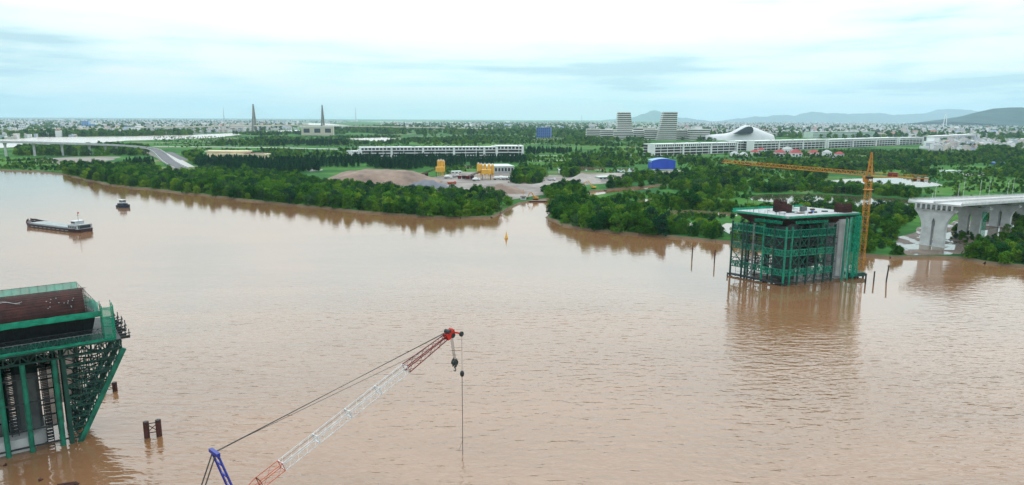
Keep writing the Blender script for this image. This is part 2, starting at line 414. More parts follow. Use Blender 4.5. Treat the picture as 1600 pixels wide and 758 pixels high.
# ================================================================== THE SETTING
def water_material(name, body, wave=1.0, rough=0.06, still=False):
    m = bpy.data.materials.new(name); m.use_nodes = True
    t = m.node_tree; b = t.nodes['Principled BSDF']
    b.inputs['Roughness'].default_value = rough
    b.inputs['IOR'].default_value = 1.45
    b.inputs['Specular IOR Level'].default_value = 0.95
    geo = t.nodes.new('ShaderNodeNewGeometry')
    big = t.nodes.new('ShaderNodeTexNoise'); big.inputs['Scale'].default_value = 0.012; big.inputs['Detail'].default_value = 4
    mpb = t.nodes.new('ShaderNodeMapping'); mpb.inputs['Scale'].default_value = (0.6, 1.3, 1); mpb.inputs['Rotation'].default_value = (0, 0, R(-25))
    t.links.new(geo.outputs['Position'], mpb.inputs['Vector'])
    t.links.new(mpb.outputs[0], big.inputs['Vector'])
    rp = t.nodes.new('ShaderNodeValToRGB')
    rp.color_ramp.elements[0].position = 0.3; rp.color_ramp.elements[0].color = (*[c * 0.86 for c in body], 1)
    rp.color_ramp.elements[1].position = 0.7; rp.color_ramp.elements[1].color = (*[min(1, c * 1.12) for c in body], 1)
    st = t.nodes.new('ShaderNodeTexNoise'); st.inputs['Scale'].default_value = 0.02; st.inputs['Detail'].default_value = 6; st.inputs['Roughness'].default_value = 0.6; st.inputs['Distortion'].default_value = 1.2
    mps = t.nodes.new('ShaderNodeMapping'); mps.inputs['Scale'].default_value = (0.35, 1.6, 1); mps.inputs['Rotation'].default_value = (0, 0, R(22))
    t.links.new(geo.outputs['Position'], mps.inputs['Vector']); t.links.new(mps.outputs[0], st.inputs['Vector'])
    t.links.new(st.outputs['Fac'], rp.inputs[0]); t.links.new(rp.outputs[0], b.inputs['Base Color'])
    if still:
        return m
    def layer(scale, sx, sy, rot, detail, rough_):
        mp = t.nodes.new('ShaderNodeMapping')
        mp.inputs['Rotation'].default_value = (0, 0, R(rot)); mp.inputs['Scale'].default_value = (sx, sy, 1)
        t.links.new(geo.outputs['Position'], mp.inputs['Vector'])
        n = t.nodes.new('ShaderNodeTexNoise'); n.inputs['Scale'].default_value = scale
        n.inputs['Detail'].default_value = detail; n.inputs['Roughness'].default_value = rough_
        n.inputs['Distortion'].default_value = 0.3
        t.links.new(mp.outputs[0], n.inputs['Vector'])
        return n.outputs['Fac']
    l1 = layer(0.62, 0.36, 1.0, -14, 2.2, 0.5)
    l2 = layer(1.0, 0.42, 1.0, -22, 2, 0.5)
    l3 = layer(0.22, 0.50, 1.0, 20, 2, 0.5)
    def madd(a, k, c=None):
        n = t.nodes.new('ShaderNodeMath'); n.operation = 'MULTIPLY_ADD'
        t.links.new(a, n.inputs[0]); n.inputs[1].default_value = k
        if c is not None: t.links.new(c, n.inputs[2])
        else: n.inputs[2].default_value = 0
        return n.outputs[0]
    h = madd(l1, 0.50); h = madd(l2, 0.16, h); h = madd(l3, 0.42, h)
    # the reach under the far banks lies sheltered; open water is ruffled
    sp = t.nodes.new('ShaderNodeSeparateXYZ'); t.links.new(geo.outputs['Position'], sp.inputs[0])
    mr = t.nodes.new('ShaderNodeMapRange'); mr.interpolation_type = 'SMOOTHSTEP'
    mr.inputs['From Min'].default_value = 90; mr.inputs['From Max'].default_value = 320
    mr.inputs['To Min'].default_value = 1.0; mr.inputs['To Max'].default_value = 0.10
    t.links.new(sp.outputs['Y'], mr.inputs['Value'])
    mb_ = t.nodes.new('ShaderNodeMapRange')
    mb_.inputs['From Min'].default_value = 0.3; mb_.inputs['From Max'].default_value = 0.65
    mb_.inputs['To Min'].default_value = 0.6; mb_.inputs['To Max'].default_value = 1.15
    t.links.new(big.outputs['Fac'], mb_.inputs['Value'])
    mu = t.nodes.new('ShaderNodeMath'); mu.operation = 'MULTIPLY'
    t.links.new(mr.outputs[0], mu.inputs[0]); t.links.new(mb_.outputs[0], mu.inputs[1])
    # calmer water in the lee of the two piers
    last = mu.outputs[0]
    for cx, cy, r0, r1 in ((-101, 112, 18, 42), (118, 262, 22, 62)):
        vm = t.nodes.new('ShaderNodeVectorMath'); vm.operation = 'DISTANCE'
        t.links.new(geo.outputs['Position'], vm.inputs[0]); vm.inputs[1].default_value = (cx, cy, 0)
        m2 = t.nodes.new('ShaderNodeMapRange'); m2.interpolation_type = 'SMOOTHSTEP'
        m2.inputs['From Min'].default_value = r0; m2.inputs['From Max'].default_value = r1
        m2.inputs['To Min'].default_value = 0.12; m2.inputs['To Max'].default_value = 1.0
        t.links.new(vm.outputs['Value'], m2.inputs['Value'])
        m3 = t.nodes.new('ShaderNodeMath'); m3.operation = 'MULTIPLY'
        t.links.new(last, m3.inputs[0]); t.links.new(m2.outputs[0], m3.inputs[1]); last = m3.outputs[0]
    hh = t.nodes.new('ShaderNodeMath'); hh.operation = 'MULTIPLY'
    t.links.new(h, hh.inputs[0]); t.links.new(last, hh.inputs[1])
    bp = t.nodes.new('ShaderNodeBump'); bp.inputs['Strength'].default_value = 1.0
    bp.inputs['Distance'].default_value = 0.95 * wave
    t.links.new(hh.outputs[0], bp.inputs['Height'])
    t.links.new(bp.outputs[0], b.inputs['Normal'])
    return m
M['river'] = water_material('muddy_river_water', (0.205, 0.103, 0.050), wave=0.92)
M['far_river'] = water_material('sky_sheen_river_water', (0.42, 0.36, 0.33), rough=0.22, still=True)  # body colour lifted to stand for the sky's reflection
M['pond'] = water_material('pond_water', (0.16, 0.12, 0.075), rough=0.04, still=True)
M['pond_green'] = water_material('green_pond_water', (0.075, 0.075, 0.04), rough=0.05, still=True)

FAR = 40000.0
water = MB().add([(-9000, -1500, 0), (9000, -1500, 0), (9000, 3000, 0), (-9000, 3000, 0)], [(0, 1, 2, 3)]).build('river_water', M['river'])
tag(water, kind='structure')

def wiggle(pts, step=9.0, amp=2.2, seed=0, close=False):
    """subdivide a bank line and give it small natural bays"""
    out = []
    n = len(pts)
    for i in range(n if close else n - 1):
        a, b = pts[i], pts[(i + 1) % n]
        L = (b - a).length; k = max(1, min(40, int(L / step)))
        d = (b - a).normalized() if L > 0 else Vector((1, 0, 0)); nrm = Vector((-d.y, d.x, 0))
        for j in range(k):
            p = a.lerp(b, j / k)
            s = min(1.0, L / 60)
            out.append(p + nrm * (mnoise.noise(Vector((p.x * 0.05, p.y * 0.05, seed))) * amp * 2 * s))
    if not close: out.append(pts[-1])
    return out

LAND = 1.2
shore_px = [(-420, 258), (-150, 262), (0, 266), (60, 268.5), (100, 273), (135, 281), (175, 290), (250, 298), (330, 307), (420, 317), (500, 325),
            (580, 333), (650, 338.5), (720, 341.5), (768, 340.5), (782, 334), (797, 325), (812, 318), (850, 312.5), (885, 307),
            (912, 301), (945, 297.5), (1000, 292.5), (1043, 288.5), (1046, 290.5), (1000, 299), (955, 303), (930, 307), (905, 313),
            (872, 318), (860, 326), (860, 343), (880, 353), (930, 361), (1000, 367), (1060, 372), (1150, 380), (1240, 390), (1345, 399.5),
            (1390, 403), (1450, 403), (1508, 405), (1540, 412), (1600, 418), (1760, 433), (2050, 455)]
shore = wiggle([G(x, y) for x, y in shore_px], seed=1)
ring = [Vector((p.x, p.y, LAND)) for p in shore]
ring += [Vector((9000, ring[-1].y, LAND)), Vector((FAR, 300, LAND)), Vector((FAR, FAR, LAND)), Vector((-FAR, FAR, LAND)), Vector((-FAR, 900, LAND)), Vector((-9000, ring[0].y + 20, LAND))]
gmb = MB()
tris = tessellate_polygon([ring])
gmb.add(ring, tris)
gm = bpy.data.materials.new('grassland'); gm.use_nodes = True
t = gm.node_tree; b = t.nodes['Principled BSDF']; b.inputs['Roughness'].default_value = 0.95
b.inputs['Specular IOR Level'].default_value = 0.1
geo = t.nodes.new('ShaderNodeNewGeometry')
def gn(scale, detail=5, rough=0.6):
    n = t.nodes.new('ShaderNodeTexNoise'); n.inputs['Scale'].default_value = scale
    n.inputs['Detail'].default_value = detail; n.inputs['Roughness'].default_value = rough
    t.links.new(geo.outputs['Position'], n.inputs['Vector']); return n
n1 = gn(0.010, 6); n2 = gn(0.09, 8, 0.75); n3 = gn(0.0035, 5)
vo = t.nodes.new('ShaderNodeTexVoronoi'); vo.inputs['Scale'].default_value = 0.012
t.links.new(geo.outputs['Position'], vo.inputs['Vector'])
rp = t.nodes.new('ShaderNodeValToRGB'); c = rp.color_ramp
c.elements[0].position = 0.28; c.elements[0].color = (0.008, 0.050, 0.014, 1)
c.elements[1].position = 0.74; c.elements[1].color = (0.090, 0.165, 0.036, 1)
e = c.elements.new(0.45); e.color = (0.018, 0.092, 0.016, 1)
e = c.elements.new(0.58); e.color = (0.042, 0.145, 0.018, 1)
s1 = t.nodes.new('ShaderNodeMath'); s1.operation = 'MULTIPLY_ADD'
t.links.new(n2.outputs['Fac'], s1.inputs[0]); s1.inputs[1].default_value = 0.6
t.links.new(n1.outputs['Fac'], s1.inputs[2])
s2 = t.nodes.new('ShaderNodeMath'); s2.operation = 'MULTIPLY_ADD'
sx = t.nodes.new('ShaderNodeSeparateColor'); t.links.new(vo.outputs['Color'], sx.inputs[0])
t.links.new(sx.outputs[0], s2.inputs[0]); s2.inputs[1].default_value = 0.14
t.links.new(s1.outputs[0], s2.inputs[2])
s3 = t.nodes.new('ShaderNodeMath'); s3.operation = 'SUBTRACT'; t.links.new(s2.outputs[0], s3.inputs[0]); s3.inputs[1].default_value = 0.36
t.links.new(s3.outputs[0], rp.inputs[0])
bare = t.nodes.new('ShaderNodeValToRGB'); bare.color_ramp.elements[0].position = 0.60; bare.color_ramp.elements[1].position = 0.68
bare.color_ramp.elements[0].color = (0, 0, 0, 1); bare.color_ramp.elements[1].color = (1, 1, 1, 1)
s4 = t.nodes.new('ShaderNodeMath'); s4.operation = 'MULTIPLY_ADD'
t.links.new(n1.outputs['Fac'], s4.inputs[0]); s4.inputs[1].default_value = 0.35
hn = t.nodes.new('ShaderNodeMath'); hn.operation = 'MULTIPLY'; t.links.new(n3.outputs['Fac'], hn.inputs[0]); hn.inputs[1].default_value = 0.75
t.links.new(hn.outputs[0], s4.inputs[2]); t.links.new(s4.outputs[0], bare.inputs[0])
mx = t.nodes.new('ShaderNodeMix'); mx.data_type = 'RGBA'
t.links.new(bare.outputs[0], mx.inputs[0]); t.links.new(rp.outputs[0], mx.inputs[6]); mx.inputs[7].default_value = (0.20, 0.16, 0.11, 1)
t.links.new(mx.outputs[2], b.inputs['Base Color'])
bp = t.nodes.new('ShaderNodeBump'); bp.inputs['Distance'].default_value = 0.5
t.links.new(n2.outputs['Fac'], bp.inputs['Height']); t.links.new(bp.outputs[0], b.inputs['Normal'])
M['ground'] = gm
ground = tag(gmb.build('ground', gm), kind='structure')

bank = MB()
for i in range(len(shore) - 1):
    a, c2 = shore[i], shore[i + 1]
    d = (c2 - a).normalized(); nrm = Vector((d.y, -d.x, 0)) * 3.0
    bank.add([(a.x, a.y, LAND), (c2.x, c2.y, LAND), (c2.x + nrm.x, c2.y + nrm.y, -0.9), (a.x + nrm.x, a.y + nrm.y, -0.9)], [(0, 1, 2, 3)])
tag(bank.build('river_bank', M['bank']), kind='structure')

def sheet(name, px, m, dz, amp=1.5, step=9.0, seed=3):
    ps = [G(x, y, LAND) for x, y in px]
    ps = wiggle(ps, step=step, amp=amp, seed=seed, close=True)
    ps = [Vector((p.x, p.y, LAND + dz)) for p in ps]
    mb = MB().add(ps, tessellate_polygon([ps]))
    return tag(mb.build(name, m), kind='structure')

# the wide river reach far behind on the left, bending under the cable-stayed bridge
sheet('far_river', [(-260, 224), (-60, 220), (26, 217.5), (58, 214.2), (131, 214.2), (206, 213.6), (300, 211), (352, 208.8), (392, 206.5),
                    (430, 204.6), (466, 202.9), (470, 204.6), (440, 206.8), (400, 209.6), (370, 211.2), (340, 215), (300, 217), (250, 218.6), (197, 220),
                    (150, 223.5), (90, 226.5), (40, 229), (0, 231.5), (-120, 238)], M['far_river'], 0.30, amp=4, step=30)
sheet('far_river', [(452, 191.4), (511, 193), (553, 197.2), (586, 199.4), (570, 200.8), (540, 200.2), (521, 202), (515, 199), (480, 195.6)], M['far_river'], 0.30, amp=6, step=60)
sheet('far_river', [(560, 190.0), (640, 190.4), (700, 190.9), (780, 191.2), (880, 191.0), (960, 190.6), (960, 191.4), (860, 192.0), (760, 192.2), (660, 191.6), (600, 191.2)], M['far_river'], 0.30, amp=10, step=120)
ponds = [
    ([(1283, 284), (1330, 279.5), (1400, 278), (1440, 281), (1476, 290), (1440, 292.6), (1380, 290.6), (1330, 289), (1290, 287.5)], 'pond'),
    ([(1168, 306), (1200, 303.5), (1280, 304), (1340, 307), (1400, 310), (1428, 313), (1423, 321), (1380, 326), (1310, 322), (1230, 318), (1175, 313)], 'pond_green'),
    ([(1020, 331), (1080, 328), (1150, 333), (1152, 338), (1100, 337), (1050, 335)], 'pond'),
    ([(1066, 352), (1078, 348), (1090, 349), (1085, 354), (1072, 355)], 'pond'),
    ([(1122, 356), (1135, 349), (1152, 350), (1160, 366), (1140, 366)], 'pond'),
    ([(866, 263), (905, 260.5), (945, 262), (947, 266), (900, 267)], 'pond'),
    ([(964, 263.5), (990, 263), (992, 268.5), (962, 268.5)], 'pond'),
    ([(724, 259), (737, 258.5), (738, 263.5), (728, 264)], 'pond'),
    ([(1408, 385), (1440, 379), (1497, 383), (1492, 391), (1420, 390)], 'pond'),
    ([(1468, 366), (1488, 362), (1496, 368), (1480, 375)], 'pond'),
    ([(1530, 362), (1560, 356), (1575, 364), (1556, 373), (1536, 371)], 'pond'),
    ([(1545, 350), (1575, 347), (1590, 352), (1560, 356)], 'pond'),
    ([(540, 216.5), (600, 215), (642, 218.5), (600, 221.5), (560, 219)], 'far_river'),
    ([(1088, 284), (1106, 281), (1120, 285), (1098, 288)], 'pond'),
    ([(1180, 292), (1200, 289), (1230, 291), (1205, 295)], 'pond'),
    ([(980, 316), (1010, 311), (1030, 313), (1000, 319)], 'pond'),
    ([(1350, 340), (1385, 336), (1400, 341), (1370, 346)], 'pond'),
    ([(1300, 256), (1340, 253), (1350, 256), (1315, 259)], 'pond'),
    ([(1590, 236), (1660, 235), (1665, 238.5), (1600, 239)], 'pond'),
]
for px, mname in ponds: sheet('pond', px, M[mname], 0.10, amp=1.2, step=8)

sheet('stone_yard', [(596, 300), (650, 283), (690, 274), (720, 269), (790, 268), (840, 274), (900, 273), (960, 270), (1000, 272), (985, 283), (930, 288), (880, 296),
                     (840, 306), (800, 312), (760, 312), (700, 312), (640, 306)], M['yard'], 0.06, amp=3)
sheet('mudflat', [(1395, 388), (1402, 372), (1440, 356), (1500, 345), (1560, 340), (1640, 338), (1660, 358), (1600, 378), (1520, 394), (1480, 399), (1420, 399)], M['mud'], 0.05, amp=4)
sheet('bare_earth', [(52, 249), (110, 245.5), (190, 245), (172, 250.5), (140, 256), (100, 258), (62, 253)], M['yard'], 0.05, amp=4)
sheet('bare_earth', [(1020, 268), (1055, 266), (1115, 268), (1118, 271), (1060, 272), (1000, 275)], M['yard'], 0.05, amp=3)
sheet('bare_earth', [(424, 243), (448, 244), (458, 248), (440, 249)], M['paving'], 0.05, amp=2)
sheet('bare_earth', [(470, 262), (492, 261), (505, 266), (485, 268)], M['paving'], 0.05, amp=2)
sheet('bare_earth', [(1500, 271), (1580, 268), (1585, 272), (1510, 275)], M['paving'], 0.05, amp=3)
sheet('bare_earth', [(-40, 261), (40, 258.5), (100, 262), (60, 264), (-40, 264)], M['ground'], 0.05, amp=3)
fm = mat('bright_grass', (0.085, 0.19, 0.022), 0.95, 0.25, 0.045, color2=(0.016, 0.085, 0.012), spec=0.1)
for px in ([(820, 244), (900, 241), (1000, 243), (1010, 256), (900, 257), (815, 254)],
           [(640, 222), (760, 222), (800, 228), (660, 230)],
           [(860, 229), (975, 227), (985, 232), (870, 234)],
           [(0, 252), (60, 251), (110, 258), (170, 262), (100, 269), (0, 263)],
           [(690, 262), (760, 260), (780, 268), (700, 272)],
           [(1380, 262), (1430, 258), (1440, 272), (1370, 272)],
           [(1440, 300), (1520, 275), (1620, 280), (1660, 300)],
           [(1000, 318), (1060, 308), (1150, 318), (1150, 328), (1040, 328)],
           [(230, 255), (250, 252), (255, 262), (240, 266)]):
    sheet('grass_field', px, fm, 0.03, amp=5, step=14)

def road(name, px, width, m, dz, z=LAND, n=1):
    ps = [G(x, y, z) for x, y in px]
    mb = MB()
    L = []; Rr = []
    for i, p in enumerate(ps):
        d = (ps[min(i + 1, len(ps) - 1)] - ps[max(i - 1, 0)]).normalized(); nr = Vector((-d.y, d.x, 0)) * width / 2
        L.append(p + nr); Rr.append(p - nr)
    for i in range(len(ps) - 1):
        mb.add([(q.x, q.y, z + dz) for q in (L[i], L[i + 1], Rr[i + 1], Rr[i])], [(0, 1, 2, 3)])
    return tag(mb.build(name, m), kind='structure')
road('avenue', [(240, 229), (320, 229.5), (440, 231), (560, 234), (640, 236)], 22, M['paving'], 0.08)
road('avenue', [(640, 213), (800, 213.5), (930, 214.5)], 20, M['paving'], 0.08)
road('path', [(200, 224), (330, 222), (480, 221), (560, 222)], 16, M['yard'], 0.08)
road('path', [(830, 252), (900, 250), (990, 249)], 9, M['paving'], 0.09)
road('path', [(840, 243), (910, 244), (1000, 242)], 8, M['paving'], 0.09)

# hills on the horizon, each with its own distance
def hill(prof, y, depth, name='hill', seed=0, m=None):
    """ridge profile in bearings of the photograph at distance y"""
    pts = []
    for px, py in prof: pts.append(D(px, py, y))
    fine = []
    for i in range(len(pts) - 1):
        k = 10
        for j in range(k):
            p = pts[i].lerp(pts[i + 1], j / k)
            s = (1 - math.cos(math.pi * j / k)) / 2
            z = pts[i].z * (1 - s) + pts[i + 1].z * s
            z += mnoise.fractal(Vector((p.x / (y * .035), seed, 0)), 1, 2, 4) * 0.2 * max(0, z)
            fine.append((p.x, max(LAND - 2, z)))
    fine.append((pts[-1].x, max(LAND - 2, pts[-1].z)))
    rows = []
    nr = 10
    for r in range(nr + 1):
        a = r / nr; prof_s = math.sin(math.pi * a) ** 0.9
        row = []
        for x, z in fine:
            yy = y + (a - 0.5) * depth
            h = LAND - 2 + (z - LAND + 2) * prof_s * (1 + 0.16 * mnoise.noise(Vector((x / 420, yy / 420, seed))) * (1 if r not in (0, nr) else 0))
            row.append((x, yy, h))
        rows.append(row)
    mb = MB().loft(rows, cap=False, closed=False)
    return tag(mb.build(name, m or M['hill'], smooth=True), kind='structure')
M['hill'] = mat('wooded_hill', (0.03, 0.06, 0.05), 0.95, 0.3, 0.004, color2=(0.012, 0.032, 0.03), spec=0.05)
hill([(1480, 190), (1506, 187), (1530, 180), (1550, 174), (1567, 170), (1590, 172), (1625, 173), (1680, 182), (1730, 190)], 10500, 2800, seed=1)
hill([(1400, 190), (1440, 186), (1465, 176), (1485, 170), (1500, 170), (1516, 174), (1550, 180), (1620, 190)], 33500, 5500, seed=2)
hill([(1135, 189.5), (1160, 185.5), (1190, 182), (1225, 180), (1250, 181), (1270, 176), (1290, 180), (1300, 176), (1318, 180), (1345, 177), (1372, 177),
      (1390, 181), (1410, 179), (1440, 178), (1470, 180), (1500, 182), (1560, 190)], 32000, 5500, seed=3)
hill([(950, 187), (990, 183), (1010, 178), (1020, 174), (1030, 175), (1040, 180), (1062, 184), (1090, 187)], 33500, 4600, seed=4)
if False: hill([(1040, 188), (1075, 183), (1100, 181), (1125, 184), (1160, 188)], 30000, 4600, seed=5)
if False: hill([(60, 183.5), (95, 180), (145, 179), (150, 183.5)], 26000, 3000, seed=6)

tgm = mat('town_ground', (0.20, 0.20, 0.21), 0.95, 0.2, 0.006, color2=(0.045, 0.075, 0.05), spec=0.1)
sheet('town_ground', [(-60, 213), (40, 212.6), (206, 211.6), (300, 209.6), (392, 205), (450, 202), (452, 195), (440, 190.5), (560, 189), (520, 187.6), (300, 186.6), (0, 184.6), (-60, 184.4)], tgm, .04, amp=20, step=80)
sheet('town_ground', [(1060, 213), (1340, 213), (1660, 215), (1660, 191.8), (1300, 190.4), (1060, 189.4)], tgm, .04, amp=20, step=80)
sheet('town_ground', [(1445, 236), (1640, 236), (1640, 222), (1530, 217), (1455, 224)], tgm, .04, amp=5, step=20)
# ================================================================== TREES
rng = random.Random(7)
def leaf_quad(mb, p, nrm, s, r):
    nrm = (nrm + Vector((r.uniform(-.7, .7), r.uniform(-.7, .7), r.uniform(-.5, .7)))).normalized()
    a = nrm.orthogonal().normalized(); a.rotate(Matrix.Rotation(r.uniform(0, 6.28), 3, nrm)); b_ = nrm.cross(a)
    s1 = s * r.uniform(.6, 1.2); s2 = s * r.uniform(.4, .8)
    mb.add([p - a * s1, p - b_ * s2, p + a * s1 + nrm * s * .25, p + b_ * s2], [(0, 1, 2, 3)])
def broad_crown(seed, w=4.6, h=8.0):
    r = random.Random(seed); mb = MB()
    lobes = []
    for i in range(15):
        a = r.uniform(0, 6.28); k = r.random() ** .6
        z = r.uniform(.16, .86); rad = w * (1 - abs(z - .42) ** 1.6 * 1.3) * k
        lobes.append((Vector((math.cos(a) * rad * .8, math.sin(a) * rad * .8, z * h)), r.uniform(1.1, 2.1)))
    lobes.append((Vector((r.uniform(-1, 1), r.uniform(-1, 1), h * .84)), 1.5))
    for c, q in lobes:
        for j in range(52):
            d = Vector((r.gauss(0, 1), r.gauss(0, 1), r.gauss(.15, 1))).normalized()
            leaf_quad(mb, c + Vector((d.x * q, d.y * q, d.z * q * .85)) * r.uniform(.75, 1.08), d, .50, r)
    for j in range(30):      # low skirts hanging to the ground or the water
        a = r.uniform(0, 6.28); rad = w * r.uniform(.5, .95)
        p = Vector((math.cos(a) * rad, math.sin(a) * rad, r.uniform(.2, 1.8)))
        leaf_quad(mb, p, Vector((math.cos(a), math.sin(a), .3)), .8, r)
    return mb
def trunk_mesh(seed, h=5.0, r0=.2, limbs=5):
    r = random.Random(seed); mb = MB()
    top = Vector((r.uniform(-.5, .5), r.uniform(-.5, .5), h))
    mid = Vector((r.uniform(-.3, .3), r.uniform(-.3, .3), h * .5))
    mb.cyl((0, 0, -.6), mid, r0, r0 * .75, 6); mb.cyl(mid, top, r0 * .75, r0 * .35, 6)
    for i in range(limbs):
        a = i * 6.28 / limbs + r.uniform(-.4, .4); z = r.uniform(.35, .8)
        s = Vector((0, 0, 0)).lerp(mid, min(1, z * 2)) if z < .5 else mid.lerp(top, z * 2 - 1)
        mb.cyl(s, s + Vector((math.cos(a) * 2.2, math.sin(a) * 2.2, r.uniform(.8, 2.2))), r0 * .45, r0 * .15, 5)
    return mb
def conifer_crown(seed, h=11.0, w=2.6):
    r = random.Random(seed); mb = MB()
    for i in range(260):
        z = r.random() ** .85; a = r.uniform(0, 6.28)
        rad = w * (1 - z) ** .75 * r.uniform(.45, 1.0) + .15
        d = Vector((math.cos(a), math.sin(a), .35))
        leaf_quad(mb, Vector((math.cos(a) * rad, math.sin(a) * rad, .8 + z * (h - .8))), d, .62, r)
    return mb
def palm_crown(seed, h=9.0):
    r = random.Random(seed); mb = MB()
    for i in range(13):
        a = i * 6.28 / 13 + r.uniform(-.2, .2); L = r.uniform(2.6, 3.6); up = r.uniform(.0, .9)
        d = Vector((math.cos(a), math.sin(a), 0)); sd_ = Vector((-d.y, d.x, 0)); prev = None
        for k in range(6):
            q = k / 5; p = Vector((0, 0, h)) + d * L * q + Vector((0, 0, up * L * q - L * .85 * q * q))
            wv = .5 * math.sin(math.pi * min(1, q * .9 + .12))
            cur = (p + sd_ * wv - Vector((0, 0, .25 * wv)), p, p - sd_ * wv - Vector((0, 0, .25 * wv)))
            if prev: mb.add([prev[0], prev[1], prev[2], cur[2], cur[1], cur[0]], [(0, 1, 4, 5), (1, 2, 3, 4)])
            prev = cur
    return mb
def palm_trunk(seed, h=9.0):
    r = random.Random(seed); mb = MB(); p = Vector((r.uniform(-.9, .9), r.uniform(-.9, .9), -.5))
    for k in range(4):
        q = Vector((p.x * (1 - (k + 1) / 4), p.y * (1 - (k + 1) / 4), h * (k + 1) / 4)); mb.cyl(p, q, .2 - .02 * k, .18 - .02 * k, 6); p = q
    return mb

def tree_proto(name, label, cat, crown_mb, trunk_mb, leaf, group):
    t_ = thing(name, label, cat, (0, 0, 0), 0, group)
    trunk_mb.build('trunk', M['bark'], t_)
    c_ = crown_mb.build('crown', leaf, t_)
    return t_, c_

def inside(poly, x, y):
    c_ = False; n = len(poly); j = n - 1
    for i in range(n):
        xi, yi = poly[i][0], poly[i][1]; xj, yj = poly[j][0], poly[j][1]
        if (yi > y) != (yj > y) and x < (xj - xi) * (y - yi) / (yj - yi) + xi: c_ = not c_
        j = i
    return c_
pond_polys = [[G(x, y, LAND) for x, y in px] for px, _ in ponds]
river_poly = [(p.x, p.y) for p in shore] + [(9000, -2000), (-9000, -2000)]
yard_poly = [G(x, y, LAND) for x, y in [(640, 300), (690, 274), (720, 269), (790, 268), (840, 274), (930, 272), (985, 283), (880, 296), (840, 304), (760, 304)]]
ramp_poly = [G(x, y, LAND) for x, y in [(232, 228), (270, 231), (314, 264), (306, 277), (250, 273), (236, 246)]]
def clear(x, y, pad=2.5):
    if inside(ramp_poly, x, y): return False
    for q in pond_polys:
        if inside(q, x, y): return False
    return True
def dist_shore(x, y):
    p = Vector((x, y, 0)); best = 1e9
    for i in range(len(shore) - 1):
        a, b_ = shore[i], shore[i + 1]; ab = b_ - a; L2 = ab.x * ab.x + ab.y * ab.y
        k = 0 if L2 == 0 else max(0, min(1, ((p.x - a.x) * ab.x + (p.y - a.y) * ab.y) / L2))
        dx, dy = a.x + ab.x * k - p.x, a.y + ab.y * k - p.y
        best = min(best, dx * dx + dy * dy)
    return math.sqrt(best)

def scatter(px, spacing, gap=0.0, gs=0.02, zone='', scl=(0.8, 1.25), avoid_yard=True):
    poly = [G(x, y, LAND) for x, y in px]
    x0 = min(p.x for p in poly); x1 = max(p.x for p in poly); y0 = min(p.y for p in poly); y1 = max(p.y for p in poly)
    out = []
    nx = int((x1 - x0) / spacing) + 1; ny = int((y1 - y0) / spacing) + 1
    for i in range(nx):
        for j in range(ny):
            x = x0 + (i + rng.uniform(-.1, 1.1)) * spacing; y = y0 + (j + rng.uniform(-.1, 1.1)) * spacing
            if not inside(poly, x, y) or inside(river_poly, x, y): continue
            if gap and mnoise.noise(Vector((x * gs, y * gs, 5.5))) < gap - .5 + rng.uniform(-.12, .12): continue
            if not clear(x, y): continue
            if zone != 'scrub' and rng.random() < .75 and any(not clear(x + x / y * dd, y + dd) for dd in (6, 12, 18)): continue
            if avoid_yard and inside(yard_poly, x, y): continue
            out.append((x, y, rng.uniform(*scl), zone))
    return out

broad = []
# left bank belt, from the meadow on the left to the tip by the inlet
broad += scatter([(100, 271), (175, 289), (250, 297.5), (330, 306.5), (420, 316.5), (500, 324.5), (580, 332.5), (650, 338), (720, 341), (768, 340), (782, 333),
                  (770, 322), (720, 313), (650, 307), (580, 299), (500, 290), (440, 278), (380, 272), (300, 268), (220, 264), (150, 262), (105, 262)], 6.2, zone='left', scl=(.8, 1.3))
# island between inlet and ponds
broad += scatter([(861, 343), (880, 352.5), (930, 360.5), (1000, 366.5), (1060, 371.5), (1150, 379.5), (1240, 389), (1240, 372), (1150, 366), (1120, 354), (1060, 346), (1000, 338), (950, 330), (930, 318),
                  (905, 315), (872, 319), (861, 328)], 6.0, zone='island', scl=(.85, 1.35))
broad += scatter([(930, 318), (960, 308), (1000, 301), (1046, 292), (1060, 300), (1020, 312), (1000, 330), (950, 330)], 6.0, gap=.52, gs=.03, zone='island', scl=(.35, .65))
# woods on the right behind the inlet
broad += scatter([(1046, 291), (1052, 280), (1080, 272), (1130, 268), (1200, 266), (1290, 270), (1290, 280), (1260, 298), (1190, 300), (1165, 308), (1150, 318), (1060, 306)], 7.2, gap=.47, gs=.022, zone='woods', scl=(.6, 1.3))
broad += scatter([(1150, 318), (1150, 333), (1040, 325), (1060, 308)], 7.5, gap=.5, gs=.03, zone='woods')
# dyke between the two ponds
broad += scatter([(1190, 301), (1285, 292), (1340, 293), (1420, 297), (1440, 303), (1425, 310), (1400, 307), (1340, 304), (1280, 301.5)], 5.6, gap=.25, gs=.05, zone='dyke', scl=(.7, 1.0))
# behind the construction pier and round the concrete viaduct
broad += scatter([(1170, 320), (1300, 325), (1380, 330), (1425, 325), (1440, 330), (1410, 345), (1400, 365), (1390, 385), (1345, 395), (1250, 384), (1170, 362)], 6.2, gap=.44, gs=.035, zone='viaduct', scl=(.6, 1.1))
broad += scatter([(1386, 402), (1390, 396), (1440, 398), (1448, 402)], 4.0, zone='viaduct', scl=(.45, .75))
broad += scatter([(1506, 403), (1520, 396), (1560, 392), (1600, 392), (1700, 400), (1740, 428), (1600, 416), (1540, 410)], 5.0, zone='viaduct', scl=(.6, 1.0))
broad += scatter([(1560, 385), (1640, 375), (1700, 400), (1600, 392)], 6.0, gap=.5, zone='viaduct', scl=(.5, .9))
broad += scatter([(1440, 318), (1500, 312), (1640, 320), (1640, 338), (1560, 342), (1450, 352)], 7.0, gap=.55, gs=.03, zone='viaduct', scl=(.5, 1.0))
